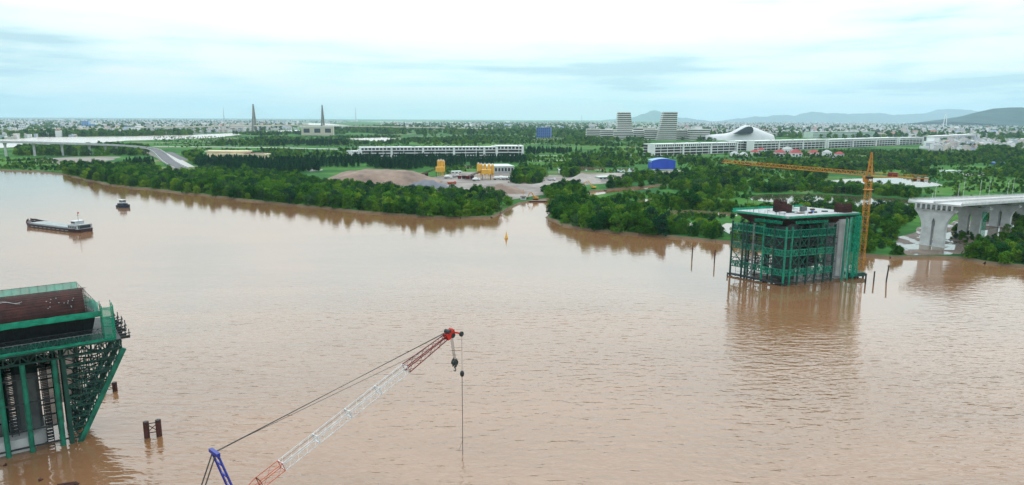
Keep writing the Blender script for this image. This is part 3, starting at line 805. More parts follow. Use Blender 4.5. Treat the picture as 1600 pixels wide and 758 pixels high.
# inlet north side and the yard
broad += scatter([(850, 311), (888, 305), (912, 299), (905, 292), (875, 293), (850, 300)], 5.5, zone='inlet', scl=(.7, 1.05), avoid_yard=False)
broad += scatter([(945, 296), (1000, 291), (1043, 287), (1040, 278), (1000, 277), (955, 283)], 6.5, gap=.38, gs=.04, zone='inlet')
broad += scatter([(800, 287), (845, 287), (850, 270), (812, 268)], 6.0, zone='inlet', scl=(.9, 1.35), avoid_yard=False)
broad += scatter([(878, 277), (902, 277), (902, 266), (880, 266)], 6.0, zone='inlet', scl=(.9, 1.3), avoid_yard=False)
broad += scatter([(640, 311), (700, 314), (790, 322), (800, 314), (760, 305), (700, 304), (650, 303)], 8.0, gap=.3, gs=.05, zone='left', scl=(.8, 1.2), avoid_yard=False)
# wide green country on the right
broad += scatter([(1290, 268), (1330, 250), (1460, 242), (1640, 238), (1660, 275), (1560, 280), (1480, 285), (1400, 274)], 9.5, gap=.6, gs=.016, zone='plain', scl=(.6, 1.1))
broad += scatter([(1060, 250), (1290, 247), (1330, 250), (1290, 268), (1130, 266), (1060, 262)], 10, gap=.58, gs=.014, zone='plain', scl=(.6, 1.0))
broad += scatter([(815, 244), (1015, 244), (1015, 258), (960, 262), (830, 262)], 13, gap=.66, gs=.012, zone='plain')
broad += scatter([(900, 224), (1015, 222), (1018, 240), (900, 242)], 15, gap=.66, gs=.012, zone='plain', scl=(.6, 1.0))
# far left, around the curved viaduct
broad += scatter([(30, 233), (120, 229), (240, 230), (240, 243), (120, 244), (20, 243)], 12, gap=.42, gs=.012, zone='far', scl=(1, 1.5))
broad += scatter([(240, 243), (310, 240), (320, 256), (290, 262), (255, 262)], 9, gap=.4, gs=.02, zone='far')
broad += scatter([(300, 217), (640, 213), (760, 213), (760, 228), (300, 228)], 17, gap=.52, gs=.006, zone='far', scl=(.8, 1.2))
broad += scatter([(760, 213), (940, 215), (960, 228), (760, 228)], 18, gap=.56, gs=.006, zone='far', scl=(.7, 1.1))
broad += scatter([(340, 233), (560, 236), (560, 246), (420, 249), (410, 236)], 12, gap=.5, gs=.01, zone='far', scl=(.7, 1.0))
broad += scatter([(360, 209), (480, 207), (600, 206), (620, 210), (400, 212.5)], 22, gap=.3, gs=.006, zone='far', scl=(1, 1.6))

# low scrub and young growth over the open ground
scrub = []
for px, sp, gp in (([(820, 244), (1010, 243), (1015, 262), (960, 272), (830, 264)], 7, .45), ([(640, 214), (960, 214), (960, 228), (660, 230)], 13, .4), ([(240, 214), (640, 213), (640, 230), (240, 230)], 13, .45),
                   ([(0, 246), (60, 246), (110, 256), (170, 261), (105, 270), (0, 264)], 6, .5), ([(690, 262), (760, 258), (800, 266), (700, 272)], 6, .4), ([(1290, 268), (1330, 246), (1640, 238), (1660, 300), (1440, 303), (1400, 274)], 7, .42),
                   ([(1000, 312), (1060, 305), (1152, 316), (1152, 345), (1060, 345), (1000, 335)], 3.6, .22), ([(1160, 322), (1440, 326), (1400, 372), (1390, 388), (1345, 396), (1160, 366)], 3.4, .26),
                   ([(1440, 310), (1640, 312), (1680, 398), (1600, 390), (1520, 395), (1450, 352)], 5, .52), ([(1046, 290), (1060, 262), (1290, 250), (1290, 300), (1150, 330)], 7, .35), ([(300, 232), (560, 236), (560, 250), (310, 252)], 9, .45), ([(1640, 240), (1320, 240), (1060, 248), (1060, 262), (1300, 268)], 8, .4)):
    scrub += scatter(px, sp, gap=gp, gs=.03, zone='scrub', scl=(.16, .5))
dark = []
dark += scatter([(190, 259), (300, 257), (330, 253), (470, 254), (490, 258), (500, 268), (440, 272), (300, 268), (220, 264)], 6.0, gap=.2, gs=.03, scl=(.8, 1.15))
dark += scatter([(470, 254), (560, 249.5), (690, 249.5), (815, 249.5), (825, 254), (760, 260), (690, 262), (640, 266), (560, 262), (490, 262)], 6.5, gap=.33, gs=.02, scl=(.7, 1.1))
broad += scatter([(1015, 245), (1180, 240), (1330, 236), (1600, 236), (1600, 242), (1330, 243), (1020, 250)], 9.0, gap=.4, gs=.02, zone='plain', scl=(.4, .8))
dark += scatter([(410, 224), (560, 224), (560, 230), (420, 229)], 11, gap=.25, gs=.01, scl=(.9, 1.2))
dark += scatter([(820, 236), (910, 238), (920, 241), (820, 243)], 9, gap=.3, gs=.02, scl=(.8, 1.1))

# the largest ones stand as trees of their own
def importance(tr):
    x, y, s, zn = tr
    d = math.hypot(x, y); px, py = proj((x, y, 4))
    if px < -15 or px > 1615: return -1
    k = {'left': 1.0, 'island': 1.0, 'viaduct': .95, 'inlet': .9}.get(zn, .5)
    ds = dist_shore(x, y)
    return k * s / d * (1.35 if ds < 9 else (1.0 if ds < 20 else .6))
broad = [(x, y, s * .66, z) if z == 'island' and proj((x, y, 2))[0] > 1040 else (x, y, s, z) for x, y, s, z in broad]
broad.sort(key=importance, reverse=True)
big, rest = broad[:296], broad[296:]
protos = []
crowns = []
LAB = {'left': 'dense green mangrove tree in the belt along the left riverbank',
       'island': 'rounded green tree on the bank between the inlet and the scaffolded pier',
       'viaduct': 'bushy green tree on the shore around the concrete viaduct piers',
       'inlet': 'green tree standing beside the inlet below the stone yard',
       'woods': 'leafy tree in the woods behind the orange tower crane jib',
       'dyke': 'dark green tree on the dyke between two ponds',
       'plain': 'green tree on the plain below the long white buildings',
       'far': 'small tree on the far grassland below the cable-stayed bridge'}
GRP = {'left': 'mangrove belt on the left bank', 'island': 'trees on the inlet point', 'viaduct': 'trees around the viaduct', 'inlet': 'trees by the inlet',
       'woods': 'woods on the right', 'dyke': 'trees on the pond dyke', 'plain': 'trees on the plain', 'far': 'trees on the far grassland'}
for k in range(6):
    t_, c_ = tree_proto('broadleaf_tree', '', 'tree', broad_crown(11 + k, w=(4.6, 3.4, 5.3, 4.2, 4.9, 3.0)[k], h=(8.2, 10.2, 6.2, 8.8, 7.2, 6.6)[k]), trunk_mesh(31 + k), M[('leaf', 'leaf', 'leaf_bright', 'leaf_grey', 'leaf', 'leaf_bright')[k]], '')
    protos.append(t_); crowns.append(c_)
for i, (x, y, s, zn) in enumerate(big):
    sc_ = (s, s * rng.uniform(.9, 1.1), s * rng.uniform(.72, 1.3)); rz = rng.uniform(0, 6.28); zb = LAND - .1
    if i < 6:
        o = protos[i]; o.location = (x, y, zb); o.rotation_euler = (0, 0, rz); o.scale = sc_
    else:
        o = dup(protos[i % 6], (x, y, zb), rz, scale=sc_)
    lab = LAB[zn]; px_, _py = proj((x, y, 2)); ds = dist_shore(x, y)
    if zn == 'left':
        part_ = 'at its meadow end' if px_ < 250 else 'below the cream building' if px_ < 430 else 'before the broad sand heap' if px_ < 640 else 'below the yellow silos' if px_ < 735 else 'at its pointed inlet end'
        lab = ('mangrove tree at the water edge of the left belt, ' if ds < 9 else 'mangrove tree inside the left-bank belt, ') + part_
    elif zn == 'island':
        part_ = 'right at the inlet mouth' if px_ < 930 else 'halfway to the scaffolded pier' if px_ < 1060 else 'next to the scaffolded pier'
        lab = ('rounded green tree over the water on the inlet point, ' if ds < 9 else 'green tree inside the inlet point wood, ') + part_
    elif zn == 'viaduct':
        lab = 'bushy green tree on the shore below the viaduct at the right edge' if px_ > 1500 else 'small green tree by the first flared viaduct pier' if px_ > 1375 else 'green tree behind the scaffolded pier and tower crane'
    o['label'] = lab; o['group'] = GRP[zn]

def instance_field(name, pts, sources, label, cat):
    me = bpy.data.meshes.new(name)
    me.from_pydata([(p[0], p[1], LAND - .1) for p in pts], [], [])
    for an, ty, f in (('scl', 'FLOAT', lambda p: p[2]), ('rot', 'FLOAT', lambda p: rng.uniform(0, 6.28)), ('var', 'INT', lambda p: rng.randrange(len(sources)))):
        at = me.attributes.new(an, ty, 'POINT'); at.data.foreach_set('value', [f(p) for p in pts])
    o = bpy.data.objects.new(name, me); col.objects.link(o)
    ng = bpy.data.node_groups.new(name, 'GeometryNodeTree')
    ng.interface.new_socket('Geometry', in_out='INPUT', socket_type='NodeSocketGeometry')
    ng.interface.new_socket('Geometry', in_out='OUTPUT', socket_type='NodeSocketGeometry')
    gi = ng.nodes.new('NodeGroupInput'); go = ng.nodes.new('NodeGroupOutput')
    ip = ng.nodes.new('GeometryNodeInstanceOnPoints'); jn = ng.nodes.new('GeometryNodeJoinGeometry')
    for s_ in sources:
        oi = ng.nodes.new('GeometryNodeObjectInfo'); oi.transform_space = 'ORIGINAL'
        oi.inputs['Object'].default_value = s_; oi.inputs['As Instance'].default_value = True
        ng.links.new(oi.outputs['Geometry'], jn.inputs[0])
    def attr(nm, ty):
        n = ng.nodes.new('GeometryNodeInputNamedAttribute'); n.data_type = ty; n.inputs['Name'].default_value = nm; return n.outputs['Attribute']
    cx = ng.nodes.new('ShaderNodeCombineXYZ'); ng.links.new(attr('rot', 'FLOAT'), cx.inputs['Z'])
    ng.links.new(gi.outputs[0], ip.inputs['Points']); ng.links.new(jn.outputs[0], ip.inputs['Instance'])
    ip.inputs['Pick Instance'].default_value = True
    ng.links.new(attr('var', 'INT'), ip.inputs['Instance Index'])
    ng.links.new(cx.outputs[0], ip.inputs['Rotation']); ng.links.new(attr('scl', 'FLOAT'), ip.inputs['Scale'])
    ng.links.new(ip.outputs[0], go.inputs[0])
    md = o.modifiers.new('scatter', 'NODES'); md.node_group = ng
    return tag(o, label, cat, kind='stuff')
instance_field('woodland', rest + scrub, crowns, 'wide green woodland covering the low land behind both banks', 'woodland')

con = []
dark.sort(key=lambda p: math.hypot(p[0], p[1]))
for k in range(3):
    t_, c_ = tree_proto('conifer_tree', 'dark slender conifer in the belt below the cream building', 'tree', conifer_crown(51 + k), trunk_mesh(61 + k, 7, .18, 3), M['leaf_dark'], 'conifer belt')
    x, y, s, _ = dark[k * 7]; t_.location = (x, y, LAND - .1); t_.scale = (s, s, s); con.append(c_)
    t_['label'] = ('broad dark conifer', 'slender dark conifer', 'tall dark conifer')[k] + ' at the near edge of the conifer belt'
instance_field('conifer_wood', [d for i, d in enumerate(dark) if i not in (0, 7, 14)], con, 'dark conifer belt in front of the long white building', 'conifer wood')

# coconut palms along the ponds
pal = None; pc = None
for i in range(46):
    if i < 30: px, py = 1200 + i * 8.0 + rng.uniform(-4, 4), 302 + rng.uniform(-3, 4) + (i * 8) * .025
    else: px, py = rng.uniform(1165, 1330), 318 + rng.uniform(-1, 5)
    p = G(px, py, LAND)
    if not clear(p.x, p.y): continue
    s = rng.uniform(.65, 1.05)
    if pal is None:
        pal, pc = tree_proto('palm_tree', '', 'palm', palm_crown(3), palm_trunk(4), M['leaf_palm'], 'palms between the ponds'); o = pal
        o.location = p; o.scale = (s, s, s)
    else: o = dup(pal, p, rng.uniform(0, 6.28), scale=s)
    o['label'] = 'dark coconut palm on the dyke between the ponds' if i < 30 else 'coconut palm right behind the scaffolded pier deck'
bt = tag(broad_crown(77, 4.2, 5.5).build('round_bush', M['leaf_bright']), 'bright yellow-green bush beside the viaduct deck end', 'bush')
bt.location = G(1495, 309, LAND)
# ================================================================== LEFT PIER UNDER CONSTRUCTION
def wavy(mb, p0, p1, z0, z1, n=30, amp=.12, seed=0, lean=0.0):
    """a hung net: slightly wavy sheet between two points"""
    p0 = Vector((p0[0], p0[1], 0)); p1 = Vector((p1[0], p1[1], 0)); rows = []
    nr = Vector((-(p1 - p0).y, (p1 - p0).x, 0)).normalized()
    for r_ in range(4):
        row = []
        for i in range(n + 1):
            p = p0.lerp(p1, i / n); z = z0 + (z1 - z0) * r_ / 3
            k = mnoise.noise(Vector((i * .6, r_ * .7, seed))) * amp
            zz = z + mnoise.noise(Vector((i * .35, r_ * 3.0, seed + 9))) * amp * .8
            q = p + nr * (k + lean * r_ / 3); row.append((q.x, q.y, zz))
        rows.append(row)
    mb.loft(rows, cap=False, closed=False); return mb
U = Vector((.81, .59, 0)).normalized()
lp = thing('bridge_pier', 'large green scaffolded bridge pier with dark red rounded rebar cage on top', 'bridge pier', (-97.1, 122.5, 0), math.atan2(U.y, U.x))
SC = -3.0                                             # line of symmetry along the pier
def mir(s): return 2 * SC - s
for w, zt in ((0, 18), (6.5, 18), (13, 18)):
    for s in (0, 3.8, 8.9):
        for q in (s, mir(s)):
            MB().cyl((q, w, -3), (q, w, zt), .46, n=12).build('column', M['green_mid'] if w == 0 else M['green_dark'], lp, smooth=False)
    for q in (10.4, mir(10.4)):
        MB().bar((q, w, -3), (q, w, zt), .75).build('box_post', M['green_dark'], lp)
    for sg in (1, -1):
        f = (lambda a: a) if sg == 1 else mir
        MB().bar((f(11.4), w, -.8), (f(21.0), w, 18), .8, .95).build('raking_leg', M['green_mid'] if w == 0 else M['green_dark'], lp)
        mb = MB()
        zs = [1.0, 3.2, 5.4, 7.6, 9.8, 12.0, 14.2, 16.4]
        for i, z in enumerate(zs):
            e = 11.4 + 9.6 * (z + .8) / 18.8
            mb.bar((f(10.4), w, z), (f(e), w, z), .28)
            if i + 1 < len(zs):
                z2 = zs[i + 1]; e2 = 11.4 + 9.6 * (z2 + .8) / 18.8
                if i % 2: mb.bar((f(10.4), w, z), (f(e2), w, z2), .22); mb.bar((f((10.4 + e) / 2), w, z), (f(10.4), w, z2), .18)
                else: mb.bar((f(e), w, z), (f(10.4), w, z2), .22); mb.bar((f((10.4 + e) / 2), w, z), (f(e2), w, z2), .18)
            if i > 2:
                for k in (.35, .7):
                    x = 10.4 + (e - 10.4) * k; mb.bar((f(x), w, z), (f(x + .5), w, min(18, z + 2.2)), .16)
        mb.build('bay_lattice', M['green_dark'], lp)
# bracing between the three rows
for s in (0, 3.8, 8.9, 10.4, mir(8.9), mir(0)):
    mb = MB()
    for z in (2, 5.2, 8.4, 11.6, 14.8):
        for w0, w1 in ((0, 6.5), (6.5, 13)):
            mb.bar((s, w0, z), (s, w1, z), .24); mb.bar((s, w0, z), (s, w1, z + 3.2), .18); mb.bar((s, w1, z), (s, w0, z + 3.2), .18)
    mb.build('row_bracing', M['green_dark'], lp)
for sg in (0, 1):
    q = (lambda a: a) if sg == 0 else mir
    for w0, w1 in ((0, 6.5), (6.5, 13)):
        mb = MB()
        for i in range(7):
            z = 2.6 + 2.2 * i; e = 11.4 + 9.6 * (z + .8) / 18.8
            mb.bar((q(e), w0, z), (q(e), w1, z), .26); mb.bar((q(e), w0, z), (q(e + 1.1), w1, z + 2.2), .2)
            for k in (.25, .5, .75):
                x = 10.4 + (e - 10.4) * k; mb.bar((q(x), w0, z), (q(x), w1, z), .22); mb.bar((q(x), w0, z), (q(x + .4), w1, z + 2.2), .18)
        mb.build('row_bracing', M['green_dark'], lp)
for w in (0, 6.5, 13):
    mb = MB()
    for z in (4.6, 10.2, 15.2): mb.bar((mir(8.9), w, z), (8.9, w, z), .26)
    mb.truss((mir(8.9), w, 14.9), (8.9, w, 14.9), 1.3, 22, .2) if w else None
    mb.build('tie_beam', M['black_steel'] if w == 0 else M['green_dark'], lp)
    MB().truss((mir(20.6), w, 18.1), (20.6, w, 18.1), 1.9, 36, .34, .24).build('truss_girder', M['green_dark'], lp)
# scaffold ladder towers in front of the columns
for s in (.8, 6.4, -4.4, mir(6.4)):
    mb = MB()
    for a in (0, 1.1):
        for w in (3.2, 4.3): mb.bar((s + a, w, 0), (s + a, w, 20), .14)
    for i in range(28):
        z = .5 + i * .7
        for w in (3.2, 4.3): mb.bar((s, w, z), (s + 1.1, w, z), .2)
        for a in (0, 1.1): mb.bar((s + a, 3.2, z), (s + a, 4.3, z), .16)
    mb.build('ladder_tower', M['black_steel'], lp)
for s0 in (1.9, mir(1.9) - 4.2):
    pts = []
    for k in range(20):
        a = k * math.tau / 20; pts.append((s0 + 2.1 + 2.1 * max(-1, min(1, 1.25 * math.cos(a))), 7.6 + 2.1 * max(-1, min(1, 1.25 * math.sin(a)))))
    MB().prism(pts, 2.5, 21.4).build('concrete_column', M['concrete_dark'], lp)
pc_ = MB().prism([(-14, 1.2), (3.2, 1.2), (6.4, 4.0), (6.4, 12), (3.2, 14.8), (-9.2, 14.8), (-12.4, 12), (-12.4, 4)], -2.5, 2.7)
pc_.build('pile_cap', M['concrete_new'], lp)
MB().box(-15, 10, -.3, .1, 1.1, 1.35).build('walkway', M['black_steel'], lp)
for s0, s1, z0, z1, w in ((-1.6, 1.2, 1.5, 18, 5.2), (6.6, 9.6, 3, 18.2, 4.6), (-3, 8.8, 15.2, 18.2, 3.0), (9.0, 13.5, 6, 18, 8.5), (mir(9.6), mir(6.6), 3, 18, 4.6), (mir(8.8), -3, 15.2, 18.2, 3)):
    wavy(MB(), (s0, w), (s1, w), z0, z1, 10, .25, w + s0).build('shade_sheet', M['shade_black'], lp)  # dark sheets added behind the front row as painted shade
# cross beams and working platform
for i in range(9):
    w = -.6 + i * 1.95
    e = 22.3 - (i % 3) * .5
    MB().bar((mir(e), w, 20.45), (e, w, 20.45), .32, .55).build('platform_beam', M['black_steel'], lp)
mb = MB()
for i in range(9):
    w = -.6 + i * 1.95; e = 22.3 - (i % 3) * .5
    for q in (e - .15, mir(e - .15)):
        mb.bar((q, w, 20.2), (q, w, 22.0 + (i % 2) * .5), .16); mb.bar((q - 1.6, w, 21.2), (q + .3, w, 21.2), .15)
        if i: mb.bar((q, w - 1.95, 21.0), (q, w, 21.0), .14); mb.bar((q, w - 1.95, 21.9), (q, w, 21.9), .12)
mb.build('edge_frame', M['black_steel'], lp)
for k in range(7):
    w0 = -3.2 + k * 2.8
    MB().box(mir(20.4), 20.4, w0, w0 + 2.74, 20.86, 21.0).build('deck_plank', M['black_steel'], lp)
# front edge: fine lattice rail behind a net
MB().truss((mir(19.6), -3.0, 21.3), (17.4, -3.0, 21.3), 1.5, 62, .1, .09).build('front_rail', M['concrete_dark'], lp)
MB().truss((mir(19.6), -1.6, 22.4), (17.4, -1.6, 22.4), .9, 62, .08, .07).build('front_rail', M['black_steel'], lp)
wavy(MB(), (mir(19.6), -3.12), (19.4, -3.12), 20.75, 21.55, 60, .12, 1).build('edge_net', M['net_solid'], lp)
wavy(MB(), (mir(19.6), -3.2), (17.6, -3.2), 21.6, 22.7, 60, .1, 2).build('edge_net', M['net_dark'], lp)
# net-clad stair bay at the front corner
for sg in (0, 1):
    f = (lambda a: a) if sg == 0 else mir
    mb = MB()
    wavy(mb, (f(17.5), -3.25), (f(19.6), -3.25), 21.2, 27.9, 6, .1, 3); wavy(mb, (f(19.6), -3.25), (f(19.8), 1.6), 21.2, 27.7, 8, .1, 4); wavy(mb, (f(17.5), -3.25), (f(17.5), .4), 24.2, 27.9, 6, .1, 5)
    mb.build('stair_net', M['net'], lp)
    mb = MB()
    for x in (17.6, 19.5):
        for w in (-3.1, -1, 1.4): mb.bar((f(x), w, 21), (f(x), w, 28.2), .12)
    for z in (22.2, 24, 25.8, 27.6):
        mb.bar((f(17.6), -3.1, z), (f(19.5), -3.1, z), .1); mb.bar((f(19.5), -3.1, z), (f(19.5), 1.4, z), .1); mb.bar((f(17.6), -3.1, z), (f(19.5), 1.4, z - 1.6), .1)
    mb.build('stair_frame', M['green_steel'], lp)
# dark formwork rising outwards to the crossbeam
SE0, SE1 = mir(16.6), 16.6
MB().hexa([(SE0, 2.2, 21.1), (SE1 - .8, 2.2, 21.1), (SE1 - .8, 10.6, 21.1), (SE0, 10.6, 21.1), (SE0, -.6, 25.8), (SE1, -.6, 25.8), (SE1, 11.6, 25.8), (SE0, 11.6, 25.8)]).build('formwork', M['black_steel'], lp)
for i in range(27):
    s = SE0 + 1 + i * 1.45
    if s > SE1 - .8: break
    MB().bar((s, 2.0, 21.2), (s, -.85, 25.7), .16, .3).build('formwork_rib', M['black_steel'], lp)
MB().box(SE0 - .6, SE1 + .9, -1.5, 12.2, 25.82, 26.05).build('upper_walkway', M['black_steel'], lp)
wavy(MB(), (SE0 - .6, -1.6), (17.5, -1.6), 25.7, 26.95, 60, .13, 6).build('upper_net', M['net_solid'], lp)
# rounded rebar cage of the crossbeam
CZ, CW, CR = 26.0, 5.4, 4.35
core = []
for s in [SE0 + 1.5 + i * (SE1 - SE0 - 3.0) / 30 for i in range(31)]:
    core.append([(s, CW - math.cos(math.pi * k / 14) * (CR - .12), CZ + math.sin(math.pi * k / 14) * (CR - .12)) for k in range(15)])
MB().loft(core, closed=False).build('rebar_core', M['rust'], lp)
mb = MB(); s = SE0 + 1.4
while s < SE1 - 1.2:
    for k in range(12):
        a0, a1 = math.pi * k / 12, math.pi * (k + 1) / 12
        mb.bar((s, CW - math.cos(a0) * CR, CZ + math.sin(a0) * CR), (s, CW - math.cos(a1) * CR, CZ + math.sin(a1) * CR), .07)
    s += .42
mb.build('stirrup_bars', M['rust'], lp)
mb = MB()
for k in range(25):
    a = math.pi * k / 24
    mb.bar((SE0 + 1.0, CW - math.cos(a) * (CR + .06), CZ + math.sin(a) * (CR + .06)), (SE1 - .6 - rng.random() * .7, CW - math.cos(a) * (CR + .06), CZ + math.sin(a) * (CR + .06)), .075)
mb.build('main_bars', M['rust'], lp)
mb = MB()                                             # pale hoses and scraps left lying on the cage
for j in range(2):
    pr = None
    for k in range(7):
        a = .95 + .10 * math.sin(k * .8 + j) + j * .05; q = (1.0 + k * .62 + j * .3, CW - math.cos(a) * (CR + .2), CZ + math.sin(a) * (CR + .2))
        if pr: mb.bar(pr, q, .05)
        pr = q
for j in range(14):
    a = rng.uniform(.3, 1.0); x = rng.uniform(8, 13.5); mb.rbox((x, CW - math.cos(a) * (CR + .12)),   .16, .12, CZ + math.sin(a) * (CR + .12), CZ + math.sin(a) * (CR + .12) + .1, rng.random() * 3)
mb.build('hoses_and_scraps', M['concrete_new'], lp)
wavy(MB(), (SE0 - .4, 11.6), (SE1 - 1.9, 11.6), 28.7, 30.6, 60, .12, 7).build('back_net', M['net_pale'], lp)
mb = MB(); wavy(mb, (SE1 - 1.9, 11.6), (SE1 + .6, -1.4), 26.4, 28.6, 18, .25, 8)
mb.build('end_net', M['net_pale'], lp)
mb = MB()
for k in range(14):
    p = Vector((SE1 - 1.9, 11.6, 0)).lerp(Vector((SE1 + .8, -1.4, 0)), k / 13); h = 30.4 - 2.4 * k / 13
    mb.bar((p.x, p.y, 26), (p.x, p.y, h), .07)
    if k: mb.bar(pl_, (p.x, p.y, h), .06); mb.bar((pl_[0], pl_[1], pl_[2] - 1), (p.x, p.y, h - 1), .05)
    pl_ = (p.x, p.y, h)
for k in range(26):
    s = SE0 + k * 1.45; mb.bar((s, 11.7, 26), (s, 11.7, 30.7), .07)
mb.bar((SE0, 11.7, 30.6), (SE1 - 1.9, 11.7, 30.6), .07)
mb.build('guard_rail', M['green_dark'], lp)

# ================================================================== RIGHT PIER UNDER CONSTRUCTION
A_, B_, C_ = Vector((108, 265, 0)), Vector((92.8, 283.5, 0)), Vector((143.6, 278.6, 0))
E1 = (C_ - A_).normalized(); E2 = (B_ - A_).normalized()
ang = math.atan2(E1.y, E1.x); E2l = Matrix.Rotation(-ang, 3, 'Z') @ E2
LS, LT = (C_ - A_).length, (B_ - A_).length
rp_ = thing('bridge_pier', 'green scaffolded bridge pier with flat pale deck beside the orange tower crane', 'bridge pier', (A_.x, A_.y, 0), ang)
def Q(s, t_, z): return (s + E2l.x * t_, E2l.y * t_, z)
def qbox(mb, s0, s1, t0, t1, z0, z1, m=0):
    return mb.hexa([Q(s0, t0, z0), Q(s1, t0, z0), Q(s1, t1, z0), Q(s0, t1, z0), Q(s0, t0, z1), Q(s1, t0, z1), Q(s1, t1, z1), Q(s0, t1, z1)], m)
qbox(MB(), 0.4, LS - .8, .4, LT - .4, 27.0, 27.9).build('deck_slab', M['deck_top'], rp_)
MB().hexa([Q(4, 4, 23.4), Q(LS - 3, 4, 23.4), Q(LS - 3, LT - 4, 23.4), Q(4, LT - 4, 23.4), Q(.6, .6, 27.0), Q(LS - 1, .6, 27.0), Q(LS - 1, LT - .6, 27.0), Q(.6, LT - .6, 27.0)]).build('soffit_formwork', M['black_steel'], rp_)
mb = MB()
for i in range(30):
    s = 1.2 + i * (LS - 3) / 29
    mb.bar(Q(4 + (s - .6) * (LS - 7) / (LS - 1.6), 3.9, 23.4), Q(s, .45, 26.6), .14, .25)
for i in range(20):
    t_ = 1.2 + i * (LT - 2.4) / 19
    mb.bar(Q(3.9, 4 + (t_ - .6) * (LT - 8) / (LT - 1.2), 23.4), Q(.45, t_, 26.6), .14, .25)
mb.build('formwork_ribs', M['rust_pile'], rp_)
# green net fringe turned outwards round the slab
def fringe(a, b_, outv, name='deck_net', m='net_solid', h=.9, w=1.2, n=26, seed=0):
    a = Vector(a); b_ = Vector(b_); o = Vector(outv); rows = []
    for r_ in range(3):
        row = []
        for i in range(n + 1):
            p = a.lerp(b_, i / n) + o * (w * r_ / 2) + Vector((0, 0, h * r_ / 2 - .3 + .12 * mnoise.noise(Vector((i * .5, r_, seed)))))
            row.append(tuple(p))
        rows.append(row)
    return MB().loft(rows, cap=False, closed=False).build(name, M[m], rp_)
o1 = Vector((0, -1, 0)); o2 = Vector((-E2l.y * 0 - 1, .15, 0)).normalized()
fringe(Q(0, 0, 27.2), Q(LS - 1, 0, 27.2), o1, h=1.0, seed=1); fringe(Q(0, 0, 27.2), Q(0, LT, 27.2), o2, h=1.1, w=1.3, seed=2)
fringe(Q(0, LT, 27.7), Q(LS - 1, LT, 27.7), -o1, h=1.3, w=.8, seed=3); fringe(Q(LS - 1, 0, 27.4), Q(LS - 1, LT, 27.4), -o2, h=.7, w=.8, seed=4)
fringe(Q(4, 0, 26.2), Q(LS * .55, 0, 26.0), o1, h=-1.2, w=.2, m='net', seed=5); fringe(Q(.2, 2, 26.2), Q(.2, LT * .6, 26.0), o2, h=-1.4, w=.2, m='net', seed=6)
# steel columns
cols_l = [(0, 24, 'green_dark'), (0, 18.8, 'green_dark'), (0, 17.2, 'green_dark'), (0, 14, 'concrete_dark'), (0, 9.6, 'green_steel'), (0, 4.9, 'green_dark'), (0, 0, 'green_steel')]
cols_f = [(3.0, 0, 'green_steel'), (7, 0, 'green_dark'), (11.5, 0, 'green_dark'), (16, 0, 'green_dark'), (20.5, 0, 'green_dark'), (25, 0, 'green_dark'),
          (29.2, -1.2, 'green_steel'), (33, -.4, 'green_steel'), (36.5, 0, 'green_steel'), (37.5, 8, 'green_dark'), (37.5, 16, 'green_dark'), (36, 24, 'green_dark'), (18, 24, 'green_dark'), (9, 24, 'green_dark'), (27, 24, 'green_dark')]
for s, t_, mm in cols_l + cols_f:
    MB().cyl(Q(s, t_, -3), Q(s, t_, 23.6 if s < 28 else 26.2), .42, n=10).build('column', M[mm], rp_)
for s in (6, 12, 18, 24):
    for t_ in (6, 12, 18): MB().cyl(Q(s, t_, -3), Q(s, t_, 23.4), .36, n=8).build('column', M['green_dark'], rp_)
# lattice bands on the faces
for z, d in ((19.4, 2.8), (11.9, 2.3), (4.0, 2.3)):
    MB().truss(Q(-.1, 0, z), Q(-.1, 9.6, z), d, 8, .36, .27).build('truss_girder', M['green_steel'], rp_)
    MB().truss(Q(-.1, 9.6, z + .4), Q(-.1, 24, z + .4), d, 12, .36, .27).build('truss_girder', M['green_mid' if z < 18 else 'green_steel'], rp_)
    MB().truss(Q(0, -.1, z), Q(25, -.1, z), d, 18, .36, .27).build('truss_girder', M['green_steel'], rp_)
    MB().truss(Q(6, 6, z), Q(6, 18, z), d, 10, .22, .16).build('truss_girder', M['green_dark'], rp_)
    MB().truss(Q(6, 12, z + .3), Q(26, 12, z + .3), d, 14, .22, .16).build('truss_girder', M['green_dark'], rp_)
    MB().truss(Q(2, 24, z), Q(34, 24, z), d, 20, .22, .16).build('truss_girder', M['green_dark'], rp_)
    MB().truss(Q(37.5, 0, z), Q(37.5, 24, z), d, 14, .22, .16).build('truss_girder', M['green_dark'], rp_)
wavy(MB(), Q(-.3, 0, 0)[:2], Q(-.3, 24, 0)[:2], 20.2, 22.2, 30, .1, 11).build('band_net', M['net_dark'], rp_)
wavy(MB(), Q(0, -.3, 0)[:2], Q(24, -.3, 0)[:2], 20.0, 22.2, 30, .1, 12).build('band_net', M['net_dark'], rp_)
mb = MB()
for z in (1.0, 8.2, 15.6, 18.2):
    mb.bar(Q(-.2, 0, z), Q(-.2, 24, z), .3); mb.bar(Q(0, -.2, z), Q(26, -.2, z), .26)
    for t_ in (6, 12, 18): mb.bar(Q(0, t_, z), Q(30, t_, z), .22)
    for s in (6, 12, 18, 24): mb.bar(Q(s, 0, z), Q(s, 24, z), .22)
mb.build('tie_beams', M['black_steel'], rp_)
mb = MB()
for s0, s1, z0, z1 in ((0, 6, 1, 8.2), (6, 0, 8.2, 15.6), (7, 11.5, 8, 12), (12, 18, 1, 8.2), (18, 24, 8.2, 15.6), (24, 18, 1, 8.2), (20, 25, 13, 19), (11, 16, 13, 19)):
    for t_ in (0, 8, 16): mb.bar(Q(s0, t_, z0), Q(s1, t_, z1), .2)
